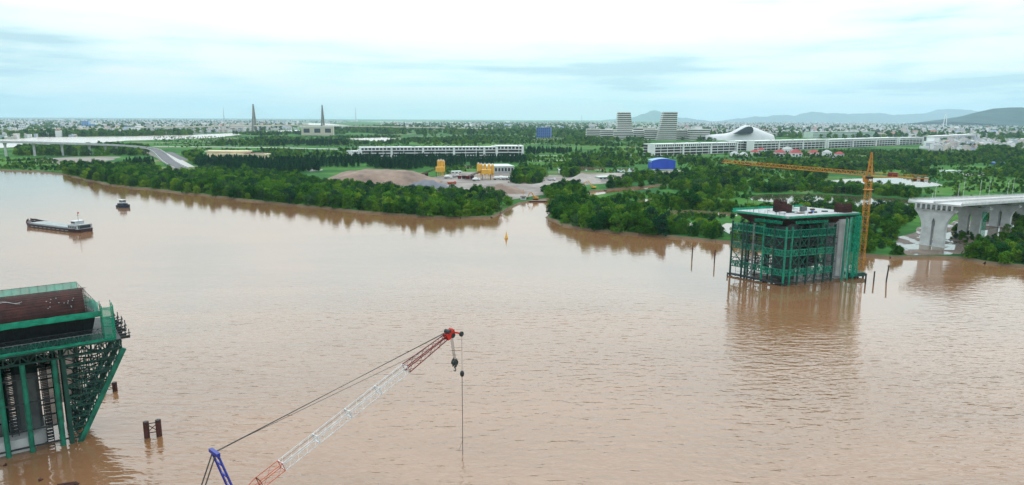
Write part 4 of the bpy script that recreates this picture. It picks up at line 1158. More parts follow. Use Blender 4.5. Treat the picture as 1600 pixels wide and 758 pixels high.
for t0, t1, z0, z1 in ((9.6, 14, 8, 12), (14, 18.8, 12, 8), (18.8, 24, 6, 12), (14, 18, 2, 6), (9.6, 4.9, 13, 19), (14, 19, 14, 19)):
    for s in (0, 9, 18): mb.bar(Q(s, t0, z0), Q(s, t1, z1), .2)
mb.build('cross_bracing', M['green_dark'], rp_)
bays = [(0, 9.6, 0, 4.9), (0, 4.9, 0, 0), (3, 0, 7, 0), (7, 0, 11.5, 0), (16, 0, 20.5, 0), (0, 24, 0, 18.8)]
for s0, t0, s1, t1 in bays:
    for z0, z1 in ((6.4, 11.9), (14.3, 19.4)):
        MB().bar(Q(s0, t0, z0), Q(s1, t1, z1), .22).bar(Q(s1, t1, z0), Q(s0, t0, z1), .22).build('bay_brace', M['green_mid'], rp_)
mb = MB()
for i in range(9): mb.bar(Q(-.6, -.6 + 3.1 * i, .55), Q(1.4, -.6 + 3.1 * i, .55), .5)
mb.bar(Q(-.6, -1, .8), Q(-.6, 24.6, .8), .5); mb.bar(Q(1.2, -1, .8), Q(1.2, 24.6, .8), .4)
mb.build('base_walkway', M['black_steel'], rp_)
# scaffold with staggered short planks beside the right shaft
mb = MB()
for i in range(24):
    z = 1.6 + i * .95
    for k in range(3):
        s = 22.4 + k * 1.9; mb.bar(Q(s, .8, z), Q(s + 1.1, .8, z), .16)
        mb.bar(Q(s, 2.6, z + .3), Q(s + 1.3, 2.6, z + .3), .16)
for k in range(4):
    for t_ in (.8, 2.6): mb.bar(Q(22.3 + k * 1.75, t_, 0), Q(22.3 + k * 1.75, t_, 24), .13)
mb.build('plank_scaffold', M['concrete_dark'], rp_)
# thin tube scaffold standing inside both visible faces
for nm, pts in (('front', [(2 + i * 2.4, 1.3) for i in range(11)]), ('side', [(1.3, 1 + i * 2.4) for i in range(10)])):
    mb = MB()
    for s, t_ in pts: mb.bar(Q(s, t_, 1), Q(s, t_, 23.5), .09)
    for z in range(2, 23, 2): mb.bar(Q(*pts[0], z), Q(*pts[-1], z), .08)
    for i in range(0, len(pts) - 2, 3):
        for z in (2, 8, 14): mb.bar(Q(*pts[i], z), Q(*pts[i + 2], z + 6), .07)
    mb.build('tube_scaffold', M['black_steel'], rp_)
# concrete shafts and cap
def shaft(s0, s1, t0, t1, m):
    pts = []
    for k in range(20):
        a = k * math.tau / 20
        pts.append(Q((s0 + s1) / 2 + (s1 - s0) / 2 * max(-1, min(1, 1.2 * math.cos(a))), (t0 + t1) / 2 + (t1 - t0) / 2 * max(-1, min(1, 1.2 * math.sin(a))), 0)[:2])
    return MB().prism(pts, 1.4, 25.2).build('concrete_shaft', m, rp_)
shaft(29.6, 34.0, 1.0, 7, M['concrete_new']); shaft(4.5, 10, 3, 9, M['shaft_shade']); shaft(29.6, 34.0, 15, 21, M['concrete'])
for k in range(3):
    MB().bar(Q(30.6 + k * .9, .9, 1.6), Q(30.6 + k * .9, .9, 23), .18, .2).build('shaft_rib', M['concrete'], rp_)
qbox(MB(), 9, 36, 2.6, 21.5, -2, 1.3).build('pile_cap', M['concrete'], rp_)
wavy(MB(), Q(33.2, -1.3, 0)[:2], Q(38.2, -.6, 0)[:2], 1.2, 26.6, 12, .35, 21).build('hanging_net', M['net'], rp_)
wavy(MB(), Q(38.2, -.6, 0)[:2], Q(38.2, 23, 0)[:2], 2, 26.6, 20, .35, 22).build('hanging_net', M['net'], rp_)
wavy(MB(), Q(29.8, -1.9, 0)[:2], Q(31.0, -1.8, 0)[:2], 1.0, 26.4, 4, .4, 23).build('hanging_net', M['net_pale'], rp_)
for s0, t0, s1, t1, z0, z1, mm in ((11, 4.4, 21, 4.4, 6.0, 23.5, 'shade_black'), (12, 14, 22, 14, 9, 23.4, 'shade_black')):
    wavy(MB(), Q(s0, t0, 0)[:2], Q(s1, t1, 0)[:2], z0, z1, 14, .3, s0 + t0).build('shade_sheet', M[mm], rp_)  # dark sheets added to deepen the shade behind the long face
# starter bars and site odds and ends on the deck
def cage(s0, s1, t0, t1, h, name='starter_bars', m='rust'):
    mb = MB()
    qbox(mb, s0 + .3, s1 - .3, t0 + .3, t1 - .3, 27.9, 27.92 + h * .62)
    for a in range(15):
        for s, t_ in ((s0 + (s1 - s0) * a / 14, t0), (s0 + (s1 - s0) * a / 14, t1), (s0, t0 + (t1 - t0) * a / 14), (s1, t0 + (t1 - t0) * a / 14)):
            mb.bar(Q(s, t_, 27.8), Q(s, t_, 27.9 + h * rng.uniform(.78, 1.05)), .14)
    for z in (28.6, 29.7, 30.8):
        for c0, c1 in (((s0, t0), (s1, t0)), ((s1, t0), (s1, t1)), ((s1, t1), (s0, t1)), ((s0, t1), (s0, t0))): mb.bar(Q(*c0, z), Q(*c1, z), .12)
    mb.build(name, M[m], rp_)
def on_deck(px, py):
    p = G(px, py, 27.9); q = Matrix.Rotation(-ang, 3, 'Z') @ (p - Vector((A_.x, A_.y, 0))); t_ = q.y / E2l.y
    return q.x - E2l.x * t_, t_
for px, py, hs, ht, h in ((1218, 330, 1.6, 1.6, 5.0), (1226.5, 332, 1.5, 1.6, 3.6), (1317, 331.5, 2.1, 2.0, 3.9)):
    s_, t_ = on_deck(px, py); cage(s_ - hs, s_ + hs, t_ - ht, t_ + ht, h)
for s, t_, a, h, mm in ((19, 10, 1.6, 2.2, 'concrete_dark'), (22.5, 12, 1.8, 1.5, 'concrete_dark'), (24, 13, .9, 2.0, 'green_dark'), (4, 6, 2.2, .9, 'concrete_new'), (14, 16, 2, .6, 'concrete_dark'), (12, 5, 2.4, .4, 'wood'), (26, 6, 2, .5, 'green_dark'), (16, 4, 1.2, .7, 'rust_pile'), (17.6, 4.5, .8, 1.1, 'blue_wall'), (11, 12, 1.5, .8, 'wood'), (20, 5, 1, .6, 'black_steel'), (23, 18, 1.4, 1.4, 'concrete'), (8, 12, 1, .6, 'black_steel'), (13, 9, 1.1, .5, 'green_steel'), (27, 12, 1.6, .7, 'wood')):
    qbox(MB(), s, s + a, t_, t_ + a * .6, 27.89, 27.9 + h).build('site_box', M[mm], rp_)
mb = MB()
for k in range(46):
    s, t_ = (rng.uniform(1, LS - 2), rng.choice((.7, LT - .9))) if k % 2 else (rng.choice((.8, LS - 1.6)), rng.uniform(1, LT - 1))
    mb.bar(Q(s, t_, 27.85), Q(s, t_, 27.9 + rng.uniform(.9, 1.5)), .07)
for k in range(10):
    s, t_, a = rng.uniform(9, 27), rng.uniform(3, LT - 5), rng.uniform(0, 3)
    mb.bar(Q(s, t_, 28.0), (Q(s, t_, 0)[0] + 3 * math.cos(a), Q(s, t_, 0)[1] + 3 * math.sin(a), 28.02), .14, .12)
mb.build('loose_bars_and_posts', M['rust_pile'], rp_)
MB().box(36.4, 43.6, -.2, 6.0, .7, 2.2).build('base_platform', M['green_dark'], rp_)
for x in (37, 40, 43):
    for y in (.4, 5.4): MB().cyl((x, y, -3), (x, y, .7), .4, n=8).build('base_pile', M['black_steel'], rp_)

# ================================================================== TOWER CRANE
cx_, cy_ = 148.6, 284.6
jt = Vector((100.5, 328.5, 45.2)); jd = Vector((jt.x - cx_, jt.y - cy_, 0)); JL = jd.length; jd.normalize()
tc_ = thing('tower_crane', 'tall orange lattice tower crane standing beside the scaffolded pier', 'tower crane', (cx_, cy_, 0), math.atan2(jd.y, jd.x))
mb = MB(); hw = 1.05
for a in (-hw, hw):
    for b_ in (-hw, hw): mb.bar((a, b_, 1.8), (a, b_, 41.2), .2)
n = 20
for i in range(n):
    z0 = 1.8 + i * 39.4 / n; z1 = 1.8 + (i + 1) * 39.4 / n
    for a, b_ in (((-hw, -hw), (hw, -hw)), ((hw, -hw), (hw, hw)), ((hw, hw), (-hw, hw)), ((-hw, hw), (-hw, -hw))):
        mb.bar((*a, z0), (*b_, z0), .11)
        p, q = (a, b_) if i % 2 else (b_, a)
        mb.bar((*p, z0), (*q, z1), .11)
mb.build('mast', M['orange'], tc_)
mb = MB()
for i in range(12): mb.box(-.5, .5, -.9, .0, 4 + i * 3, 4.12 + i * 3); mb.bar((-.4, -.4, 4 + i * 3), (.4, -.4, 7 + i * 3), .1)
mb.build('mast_ladder', M['black_steel'], tc_)
MB().cyl((0, 0, 41.2), (0, 0, 42.2), 1.5, n=14).build('slewing_ring', M['black_steel'], tc_)
MB().box(-1.6, 1.6, -1.9, 1.9, 36.6, 36.8).build('mast_platform', M['orange'], tc_)
mb = MB()
for a in (-.95, .95):
    for b_ in (-.85, .85): mb.bar((a, b_, 42.2), (a * .2, b_ * .2, 52.2), .22)
for i in range(6):
    k = i / 6; s0 = 1 - .8 * k; k2 = (i + 1) / 6; s1 = 1 - .8 * k2
    for a, b_ in (((-.95, -.85), (.95, -.85)), ((.95, -.85), (.95, .85)), ((.95, .85), (-.95, .85)), ((-.95, .85), (-.95, -.85))):
        mb.bar((a[0] * s0, a[1] * s0, 42.2 + 10 * k), (b_[0] * s1, b_[1] * s1, 42.2 + 10 * k2), .12); mb.bar((a[0] * s0, a[1] * s0, 42.2 + 10 * k), (b_[0] * s0, b_[1] * s0, 42.2 + 10 * k), .12)
mb.build('tower_head', M['orange'], tc_)
rise = (45.2 - 42.6) / JL
mb = MB(); zj = 42.4; n = 34
def jp(x, y, dz): return (x, y, zj + rise * x + dz)
for y in (-.75, .75): mb.bar(jp(1, y, 0), jp(JL, y, 0), .16)
mb.bar(jp(1, 0, 1.5), jp(JL - 1, 0, 1.3), .22)
for i in range(n):
    x0 = 1 + (JL - 1) * i / n; x1 = 1 + (JL - 1) * (i + 1) / n; xm = (x0 + x1) / 2
    for y in (-.75, .75): mb.bar(jp(x0, y, 0), jp(xm, 0, 1.5), .09); mb.bar(jp(xm, 0, 1.5), jp(x1, y, 0), .09)
    mb.bar(jp(x0, -.75, 0), jp(x1, .75, 0), .1)
mb.build('jib', M['orange'], tc_)
mb = MB()
for y in (-.7, .7): mb.bar((-1, y, 42.4), (-21.5, y, 42.6), .3, .4)
for i in range(10): mb.bar((-1 - i * 2, -.7, 42.4), (-3 - i * 2, .7, 42.4), .14)
mb.box(-20, -1, -.65, .65, 42.5, 42.62)
for y in (-1, 1):
    mb.bar((-1, y, 43.7), (-21, y, 43.8), .09)
    for i in range(9): mb.bar((-2 - i * 2.3, y, 42.5), (-2 - i * 2.3, y, 43.7), .08)
mb.build('counter_jib', M['orange'], tc_)
for k in range(4): MB().box(-21.3 + k * 1.25, -20.15 + k * 1.25, -.8, .8, 41.2, 43.0).build('counterweight', M['rust_pile' if k % 2 else 'concrete'], tc_)
MB().box(-10.5, -7, -.8, .8, 42.65, 44.3).build('winch', M['red_crane'], tc_)
mb = MB().hexa([(.6, -2.5, 39.6), (2.6, -2.5, 39.6), (2.6, -1.1, 39.6), (.6, -1.1, 39.6), (.6, -2.5, 42), (3.0, -2.5, 42), (3.0, -1.1, 42), (.6, -1.1, 42)])
cab = mb.build('cab', M['orange'], tc_)
MB().hexa([(2.66, -2.4, 40.2), (2.7, -2.4, 40.2), (2.7, -1.2, 40.2), (2.66, -1.2, 40.2), (2.98, -2.4, 41.8), (3.02, -2.4, 41.8), (3.02, -1.2, 41.8), (2.98, -1.2, 41.8)]).build('cab_window', M['glass_dark'], cab)
mb = MB()
for x in (JL * .35, JL * .72): mb.bar((0, 0, 52.1), jp(x, 0, 1.5), .09)
for y in (-.6, .6): mb.bar((0, 0, 52.1), (-19, y, 42.8), .09)
mb.build('tie_rods', M['cable'], tc_)
mb = MB().box(JL * .8 - 1, JL * .8 + 1, -.8, .8, zj + rise * JL * .8 - .6, zj + rise * JL * .8 - .1)
mb.build('trolley', M['black_steel'], tc_)

# steel guide piles standing in the water round the right pier
def pile(px, py, h, r=.3, lean=0, m='black_steel', label=''):
    p = G(px, py); o = MB().cyl((0, 0, -3), (lean, 0, h), r, r * .9, 8).cyl((lean, 0, h), (lean, 0, h + .12), r * 1.25, n=8).build('steel_pile', M[m]); o.location = p
    return tag(o, label, 'pile', 'guide piles in the river')
pile(1081, 405, 5.6, .3, .1, 'rust_pile', 'tall thin steel pile, leftmost of two in open water')
pile(1116, 411, 6.2, .3, .1, 'rust_pile', 'tall thin steel pile, the one nearer the scaffolded pier')
pile(1136, 432, 1.6, .3, .1, 'black_steel', 'short stub pile just off the scaffold corner')
pile(1352, 443, 4.0, .34, 0, 'black_steel', 'dark steel pile close to the tower crane base')
pile(1365, 441, 4.4, .3, 0, 'black_steel', 'dark steel pile, middle one of three beside the tower crane')
pile(1384, 440, 6.6, .3, .6, 'black_steel', 'tall leaning steel pile farthest from the tower crane base')
def pile_pair(pa, pb, h, r, label):
    a, b_ = G(*pa), G(*pb); t_ = thing('pile_pair', label, 'pile', a)
    d = b_ - a
    for q in (Vector((0, 0, 0)), d):
        c_ = MB().cyl((q.x, q.y, -3), (q.x, q.y, h), r, n=14).build('pile', M['rust_pile'], t_)
        MB().cyl((q.x, q.y, h), (q.x, q.y, h + .06), r * .86, n=14).build('pile_top', M['black_steel'], c_)
    mb = MB(); z0, z1 = h * .28, h * .86
    mb.bar((0, 0, z0), (d.x, d.y, z0), .16); mb.bar((0, 0, z1), (d.x, d.y, z1), .16); mb.bar((0, 0, z0), (d.x, d.y, z1), .13); mb.bar((0, 0, z1), (d.x, d.y, z0), .13)
    mb.build('cross_brace', M['rust_pile'], t_)
pile_pair((230, 684), (249, 681), 3.5, .55, 'pair of rusty brown piles with cross brace alone in the river')
pile_pair((180, 611), (160, 613), 2.2, .55, 'rusty pile pair tucked behind the raking leg of the big green pier')

# ================================================================== CRAWLER CRANE ON ITS BARGE
tip = D(704, 521, 124.7); foot = D(374, 779, 93.0); TZ = foot.z - 2.9; hookx = D(721, 522, 124.9)
ax = (tip - foot); BL = ax.length; ax.normalize()
sx_ = ax.cross(Vector((0, 0, 1))).normalized(); cz_ = sx_.cross(ax).normalized()
cr_ = thing('crawler_crane', 'lattice boom crane with red tip, white boom and blue mast over the river', 'crane', (foot.x, foot.y, 0))
OFF = Vector((foot.x, foot.y, 0))
def bp_(d, a, c_): return foot - OFF + ax * d + sx_ * a + cz_ * c_
def boom_sec(d0, d1, h0, h1, m, name, n, k_=1.0):
    mb = MB()
    cs = [(-1, -1), (1, -1), (1, 1), (-1, 1)]
    for a, c_ in cs: mb.bar(bp_(d0, a * h0, c_ * h0), bp_(d1, a * h1, c_ * h1), .085 * k_)
    for i in range(n):
        k0, k1 = i / n, (i + 1) / n; x0, x1 = d0 + (d1 - d0) * k0, d0 + (d1 - d0) * k1; g0, g1 = h0 + (h1 - h0) * k0, h0 + (h1 - h0) * k1
        for j in range(4):
            p, q = cs[j], cs[(j + 1) % 4]
            if i % 2: p, q = q, p
            mb.bar(bp_(x0, p[0] * g0, p[1] * g0), bp_(x1, q[0] * g1, q[1] * g1), .036 * k_)
            if i == 0 or i == n - 1:
                y_ = x0 if i == 0 else x1; gg = g0 if i == 0 else g1
                mb.bar(bp_(y_, p[0] * gg, p[1] * gg), bp_(y_, q[0] * gg, q[1] * gg), .1)
    return mb.build(name, M[m], cr_)
def d_at(px):
    lo, hi = 0.0, BL
    for _ in range(40):
        md = (lo + hi) / 2
        if proj(foot + ax * md)[0] < px: lo = md
        else: hi = md
    return lo
RB, WB = d_at(440), d_at(634)                         # where the paint changes along the boom
boom_sec(0, 3.5, .3, .7, 'red_orange', 'boom_foot', 3); boom_sec(3.5, RB, .7, .7, 'red_orange', 'boom_section', 3)
secs = [RB + .06 + k * (WB - RB) / 4 for k in range(5)]
for k in range(4): boom_sec(secs[k], secs[k + 1] - .08, .7, .7, 'white_steel', 'boom_section', 8)
boom_sec(WB + .08, BL - 1.2, .7, .42, 'red_crane', 'boom_tip', 8, 1.7)
mb = MB()
for a in (-.55, -.18, .18, .55):
    mb.hexa([bp_(BL - 1.4, a - .06, -.6), bp_(BL + .5, a - .06, -.7), bp_(BL + .5, a + .06, -.7), bp_(BL - 1.4, a + .06, -.6),
             bp_(BL - 1.4, a - .06, .6), bp_(BL + .7, a - .06, .75), bp_(BL + .7, a + .06, .75), bp_(BL - 1.4, a + .06, .6)])
mb.bar(bp_(BL - .6, -.7, .5), bp_(BL - .6, .7, .5), .3); mb.bar(bp_(BL + .3, 0, .2), hookx - OFF + Vector((0, 0, .1)), .3)
head = mb.build('boom_head', M['red_bright'], cr_)
for d, a, c_, r_ in ((BL, 0, -.35, .5), (BL - .5, 0, .75, .42)):
    p = bp_(d, a, c_); MB().cyl(p - sx_ * .62, p + sx_ * .62, r_, n=16).build('sheave', M['black_steel'], head)
p = hookx - OFF; MB().cyl(p - sx_ * .14, p + sx_ * .14, .5, n=16).build('sheave', M['black_steel'], head)
# main hook block on four falls
hb = D(710.5, 567, 124.7) - OFF; top = bp_(BL, 0, -.5)
mb = MB()
for a in (-.38, -.13, .13, .38): mb.cyl(top + sx_ * a, Vector((hb.x, hb.y, hb.z + .7)) + sx_ * a * .8, .035, n=5)
mb.build('hoist_falls', M['cable'], cr_)
mb = MB()
for a in (-.42, .3): mb.hexa([hb + sx_ * (a + d) + Vector((e * .42 * .3, e * .42, z)) for z in (-.75, .85) for e, d in ((-1, 0), (-1, .12), (1, .12), (1, 0))])
mb.cyl(hb - sx_ * .42 + Vector((0, 0, .1)), hb + sx_ * .42 + Vector((0, 0, .1)), .58, n=14)
blk = mb.build('hook_block', M['black_steel'], cr_)
mb = MB(); mb.cyl(hb + Vector((0, 0, -.7)), hb + Vector((0, 0, -1.05)), .14, n=8); pr = None
for k in range(9):
    a = R(90 - k * 30); q = hb + Vector((0, 0, -1.35)) + sx_ * (math.cos(a) * .3) + Vector((0, 0, math.sin(a) * .3))
    if pr is not None: mb.cyl(pr, q, .1, n=6)
    pr = q
mb.build('hook', M['black_steel'], blk)
# whip line with ball, its chain reaching down to the water
bl = D(722, 584, 124.7) - OFF; wt = hookx - OFF + Vector((.0, 0, -.2)); wb_ = G(722, 709) - OFF
MB().cyl(Vector((bl.x, bl.y, wt.z)), bl, .035, n=5).build('whip_line', M['cable'], cr_)
mb = MB(); rs = []
for k in range(7):
    a = math.pi * k / 6; rs.append([(bl.x + math.cos(j * math.tau / 10) * (.06 + .36 * math.sin(a)), bl.y + math.sin(j * math.tau / 10) * (.06 + .36 * math.sin(a)), bl.z - .62 * math.cos(a)) for j in range(10)])
mb.loft(rs); mb.build('weight_ball', M['black_steel'], cr_)
mb = MB().cyl(bl, Vector((bl.x, bl.y, -.3)), .06, n=6)
mb.cyl(Vector((bl.x, bl.y, 3.0)), Vector((bl.x - .7, bl.y, .9)), .03, n=5)
mb.build('sling_chain', M['cable'], cr_)
# blue mast, stays and pendants
mt = D(335, 707, 91.4) - OFF; mfoot = Vector((-.2, -.6, TZ + 2.8)); ahz = Vector((ax.x, ax.y, 0)).normalized(); shz = Vector((-ahz.y, ahz.x, 0))
mb = MB(); hwm = 1.1
for a in (-hwm, hwm): mb.bar(mfoot + shz * a, mt + shz * a, .22, .28)
for k in (.3, .55, .78): q = mfoot.lerp(mt, k); mb.bar(q - shz * hwm, q + shz * hwm, .2)
mb.bar(mt - shz * (hwm + .2), mt + shz * (hwm + .15), .55, .5)
mb.bar(mfoot.lerp(mt, .86) - shz * hwm, mfoot.lerp(mt, .97) , .14); mb.bar(mfoot.lerp(mt, .86) + shz * hwm, mfoot.lerp(mt, .97), .14)
mb.build('mast', M['blue_steel'], cr_)
mb = MB()
for a in (-.12, .12): mb.cyl(mt + shz * a, bp_(BL - .6, a, .8), .05, n=5)
mb.cyl(mt + shz * .2, bp_(BL * .82, 0, .85), .04, n=5); mb.cyl(bp_(RB, .1, .86), bp_(BL - .6, .1, .9), .03, n=5)
mb.build('pendant_lines', M['cable'], cr_)
mb = MB()
rear = -ahz * 6.2 + Vector((0, 0, TZ + 4.4))
for a in (-.6, -.4, .4, .6): mb.cyl(mt + shz * a, rear + shz * a, .05, n=5)
mb.build('back_stays', M['cable'], cr_)
# upperworks and tracks on the trestle below
ra = math.atan2(ahz.y, ahz.x)
hc = -ahz * 3.2
MB().rbox((hc.x, hc.y), 7.0, 3.2, TZ + 1.4, TZ + 3.4, ra).build('engine_house', M['red_orange'], cr_)
cwt = -ahz * 7.4; MB().rbox((cwt.x, cwt.y), 1.4, 4.2, TZ + 1.3, TZ + 3.5, ra).build('counterweight', M['blue_steel'], cr_)
cbp = hc + ahz * 2.0 + shz * -2.1; cb = MB().rbox((cbp.x, cbp.y), 2.2, 1.0, TZ + 1.4, TZ + 3.3, ra).build('cab', M['red_orange'], cr_)
cw2 = cbp + ahz * 1.12; MB().rbox((cw2.x, cw2.y), .04, .9, TZ + 2.2, TZ + 3.2, ra).build('cab_window', M['glass_dark'], cb)
for sg in (-2.3, 2.3):
    c0 = hc * .6 + shz * sg
    pts = []
    for k in range(16):
        a = k * math.tau / 16; pts.append((3.1 * max(-1, min(1, math.cos(a) * 1.25)), .55 + .55 * math.sin(a)))
    MB().loft([[tuple(c0 + ahz * x + shz * e + Vector((0, 0, TZ + .05 + z))) for x, z in pts] for e in (-.45, .45)]).build('track', M['black_steel'], cr_)
# the steel trestle it stands on, just below the picture
TY0, TY1 = foot.y - 16, foot.y + 1.2
tr_ = thing('work_trestle', 'steel work trestle under the boom crane, just below the picture edge', 'trestle', (foot.x, 0, 0))
for i in range(16): MB().box(-14 + i * 3.2, -10.84 + i * 3.2, TY0, TY1, TZ - .25, TZ).build('deck_panel', M['deck_grey'], tr_)
for y in (TY0 + 1, (TY0 + TY1) / 2, TY1 - 1.2): MB().bar((-14, y, TZ - .8), (37, y, TZ - .8), .5, 1.0).build('girder', M['rust_pile'], tr_)
for x in (-12, -2, 8, 18, 28, 36):
    for y in (TY0 + 1, TY1 - 1.2): MB().cyl((x, y, -3), (x, y, TZ - 1.3), .45, n=12).build('pile', M['rust_pile'], tr_)
p = D(607, 761, TY1 - 1.6)
tb = MB(); rs = []
for k in range(5):
    rs.append([(math.cos(j * math.tau / 12) * (1.3 - .27 * k) * (1 + .15 * math.sin(j * 2.7 + k)), math.sin(j * math.tau / 12) * (.9 - .18 * k), .3 * k) for j in range(12)])
tb.loft(rs); o = tb.build('net_bundle', M['net_pale']); o.location = (p.x, p.y, TZ + .01); tag(o, 'heap of pale green netting at the bottom edge of the picture', 'net bundle')
p = D(669, 764, TY1 - .5); o = MB().cyl((0, 0, 0), (.05, 0, 1.5), .1, n=8).bar((-.2, 0, 1.2), (.25, 0, 1.2), .08).build('rail_post', M['rust_pile']); o.location = (p.x, p.y, TZ)
tag(o, 'thin rusty post poking up at the bottom edge of the picture', 'post')
print('CRANE', RB, WB, BL, foot, TZ, [proj(q) for q in ((foot.x - 14, TY1, TZ), (foot.x + 37, TY1, TZ), (foot.x + hc.x, foot.y + hc.y, TZ + 3.4), (foot.x + cbp.x, foot.y + cbp.y, TZ + 3.3))], proj((p.x, p.y, TZ + 1.5)))
for px, py, L, a, lab in ((8, 728, .6, .3, 'small dark driftwood piece in brown water beside the green pier'), (64, 751, .7, 1.2, 'dark driftwood stump floating near the bottom left corner'),
                          (104, 760, 4.0, .35, 'long rusty beam lying at the bottom edge by the green pier')):
    mb = MB()
    for k in range(2 if L < 2 else 3):
        mb.bar((-L / 2 + k * .2, k * .32, .1 + .08 * k), (L / 2 - k * .3, k * .4, .15), .24, .22)
    mb.bar((0, -.1, .05), (.1, .3, .4), .16)
    o = mb.build('driftwood', M['rust_pile']); o.location = G(px, py); o.rotation_euler = (0, 0, a); tag(o, lab, 'driftwood')
# ================================================================== CONCRETE VIADUCT ON THE RIGHT
V = Vector((.775, .632, 0)).normalized()
v0 = Vector((218.5, 349.5, 0))
vd = thing('viaduct', 'unfinished pale concrete road viaduct on flared twin-column piers at the right edge', 'viaduct', v0, math.atan2(V.y, V.x))
ZD = 23.6; HW = 12.6                                  # deck level and half width; local x runs along the road
SL = -.052
vparts = []
for k in range(5):
    x0, x1 = -3.2 + k * 53 if k else -3.2, 49.8 + k * 53
    xs = 8
    rows = []
    for i in range(xs + 1):
        x = x0 + (x1 - x0 - .06) * i / xs; q = abs((x - (k * 53)) / 26.5); q = abs(((x / 53) % 1) - .5) * 2
        sof = ZD - 1.7 - 1.1 * q * q
        rows.append([(x, -HW, ZD - .35), (x, -HW + .2, ZD), (x, HW - .2, ZD), (x, HW, ZD - .35), (x, HW - 4.5, ZD - 1.0), (x, HW - 6.4, sof), (x, -HW + 6.4, sof), (x, -HW + 4.5, ZD - 1.0)])
    MB().loft(rows).build('deck_span', M['concrete_new'], vd)
    MB().box(x0 + .05, x1 - .1, -HW + .7, -.6, ZD + .004, ZD + .05).build('carriageway', M['paving'], vd)
    MB().box(x0 + .05, x1 - .1, .6, HW - .7, ZD + .004, ZD + .05).build('carriageway', M['paving'], vd)
    for y in (-HW + .35, -.28, .28, HW - .35):
        mb = MB(); mb.hexa([(x0, y - .26, ZD), (x1 - .05, y - .26, ZD), (x1 - .05, y + .26, ZD), (x0, y + .26, ZD), (x0, y - .14, ZD + .95), (x1 - .05, y - .14, ZD + .95), (x1 - .05, y + .14, ZD + .95), (x0, y + .14, ZD + .95)])
        mb.build('parapet', M['concrete_new'], vd)
    mb = MB()
    for y in (-HW + .3, HW - .3):
        x = x0 + .6
        while x < x1 - .6: mb.bar((x, y, ZD + .95), (x, y, ZD + 1.5), .16); x += 2.0
    mb.build('rail_posts', M['concrete'], vd)
    mb = MB()
    for y in (-HW + .32, HW - .32): mb.bar((x0 + .3, y, ZD + 1.42), (x1 - .3, y, ZD + 1.42), .1)
    mb.build('hand_rail', M['concrete'], vd)
def vpier(k):
    x = k * 53.0
    t_ = 1.7
    zb = -1.5; zt = ZD - 4.2
    prof = []                                         # half outline of the flared pier, outer edge
    for i in range(13):
        q = i / 12; z = zb + (zt - zb) * q
        y = 5.4 + 4.0 * max(0, (q - .55) / .45) ** 2.2
        prof.append((y, z))
    for sg in (1, -1):
        rows = []
        for y, z in prof:
            inner = .75 if z < zt * .74 else .02
            rows.append([(x - t_, sg * inner, z), (x + t_, sg * inner, z), (x + t_, sg * y, z), (x - t_, sg * y, z)])
        MB().loft(rows).build('pier_column', M['concrete_new' if k % 2 == 0 else 'concrete'], vd)
    MB().box(x - 2.1, x + 2.1, -9.5, 9.5, zt, zt + .9).build('pier_head', M['concrete_new'], vd)
    for i in range(7):
        y = -8.2 + i * 2.73
        MB().box(x - 1.2, x + 1.2, y - .7, y + .7, zt + .9, ZD - 2.6 + (.0)).build('bearing_block', M['concrete'], vd)
    MB().box(x - 2.8, x + 2.8, -6.8, 6.8, -1.5, LAND + .25).build('pile_cap', M['concrete'], vd)
for k in range(5): vpier(k)
MB().box(-3.5, -3.21, -HW + .1, HW - .1, ZD - .75, ZD + .02).build('end_wall', M['concrete_new'], vd)
MB().box(-3.3, -3.21, -HW + 4.4, HW - 4.4, ZD - 2.6, ZD - .76).build('end_shade_panel', M['concrete_dark'], vd)  # dark panel painting the shade between the girder ends
for i in range(8):
    y = -8.4 + i * 2.4; MB().box(-3.6, -3.31, y - .45, y + .45, ZD - 3.2, ZD - .76).build('girder_end', M['concrete_new'], vd)
wavy(MB(), (46.0, -7.4), (47.4, -9.4), .9, 16, 5, .3, 31).build('scaffold_net', M['net'], vd)
for o in vd.children:                                 # the deck falls towards the land
    low = o.name.startswith(('pile_cap',)); colm = o.name.startswith('pier_column')
    if low or o.name.startswith('scaffold_net'): continue
    for v in o.data.vertices:
        if colm:
            xk = round(v.co.x / 53.0) * 53.0; q = max(0, (v.co.z + 1.5) / (ZD - 4.2 + 1.5)); v.co.z += SL * xk * q
        elif o.name.startswith(('pier_head', 'bearing')): v.co.z += SL * round(v.co.x / 53.0) * 53.0
        else: v.co.z += SL * max(0, v.co.x)
def lamp(px, py_base, h, kind, label):
    zz = ZD
    for _ in range(6):
        p = G(px, py_base, zz); zz = ZD + SL * max(0, (p - v0).dot(V))
    t_ = thing('street_lamp', label, 'street lamp', p, rng.uniform(-.2, .2) + math.atan2(V.y, V.x), 'lamps on the viaduct')
    MB().cyl((0, 0, -.3), (0, 0, h), .14, .08, 8).build('pole', M['white_steel'], t_)
    if kind:
        a = MB().bar((0, 0, h - .1), (2.2 * kind, 0, h + .2), .1).build('arm', M['white_steel'], t_)
        MB().box(min(1.6 * kind, 2.5 * kind), max(1.6 * kind, 2.5 * kind), -.16, .16, h + .15, h + .32).build('lamp_head', M['concrete'], a)
    else:
        MB().box(-.4, .4, -.15, .15, h, h + .18).build('lamp_head', M['concrete'], t_)
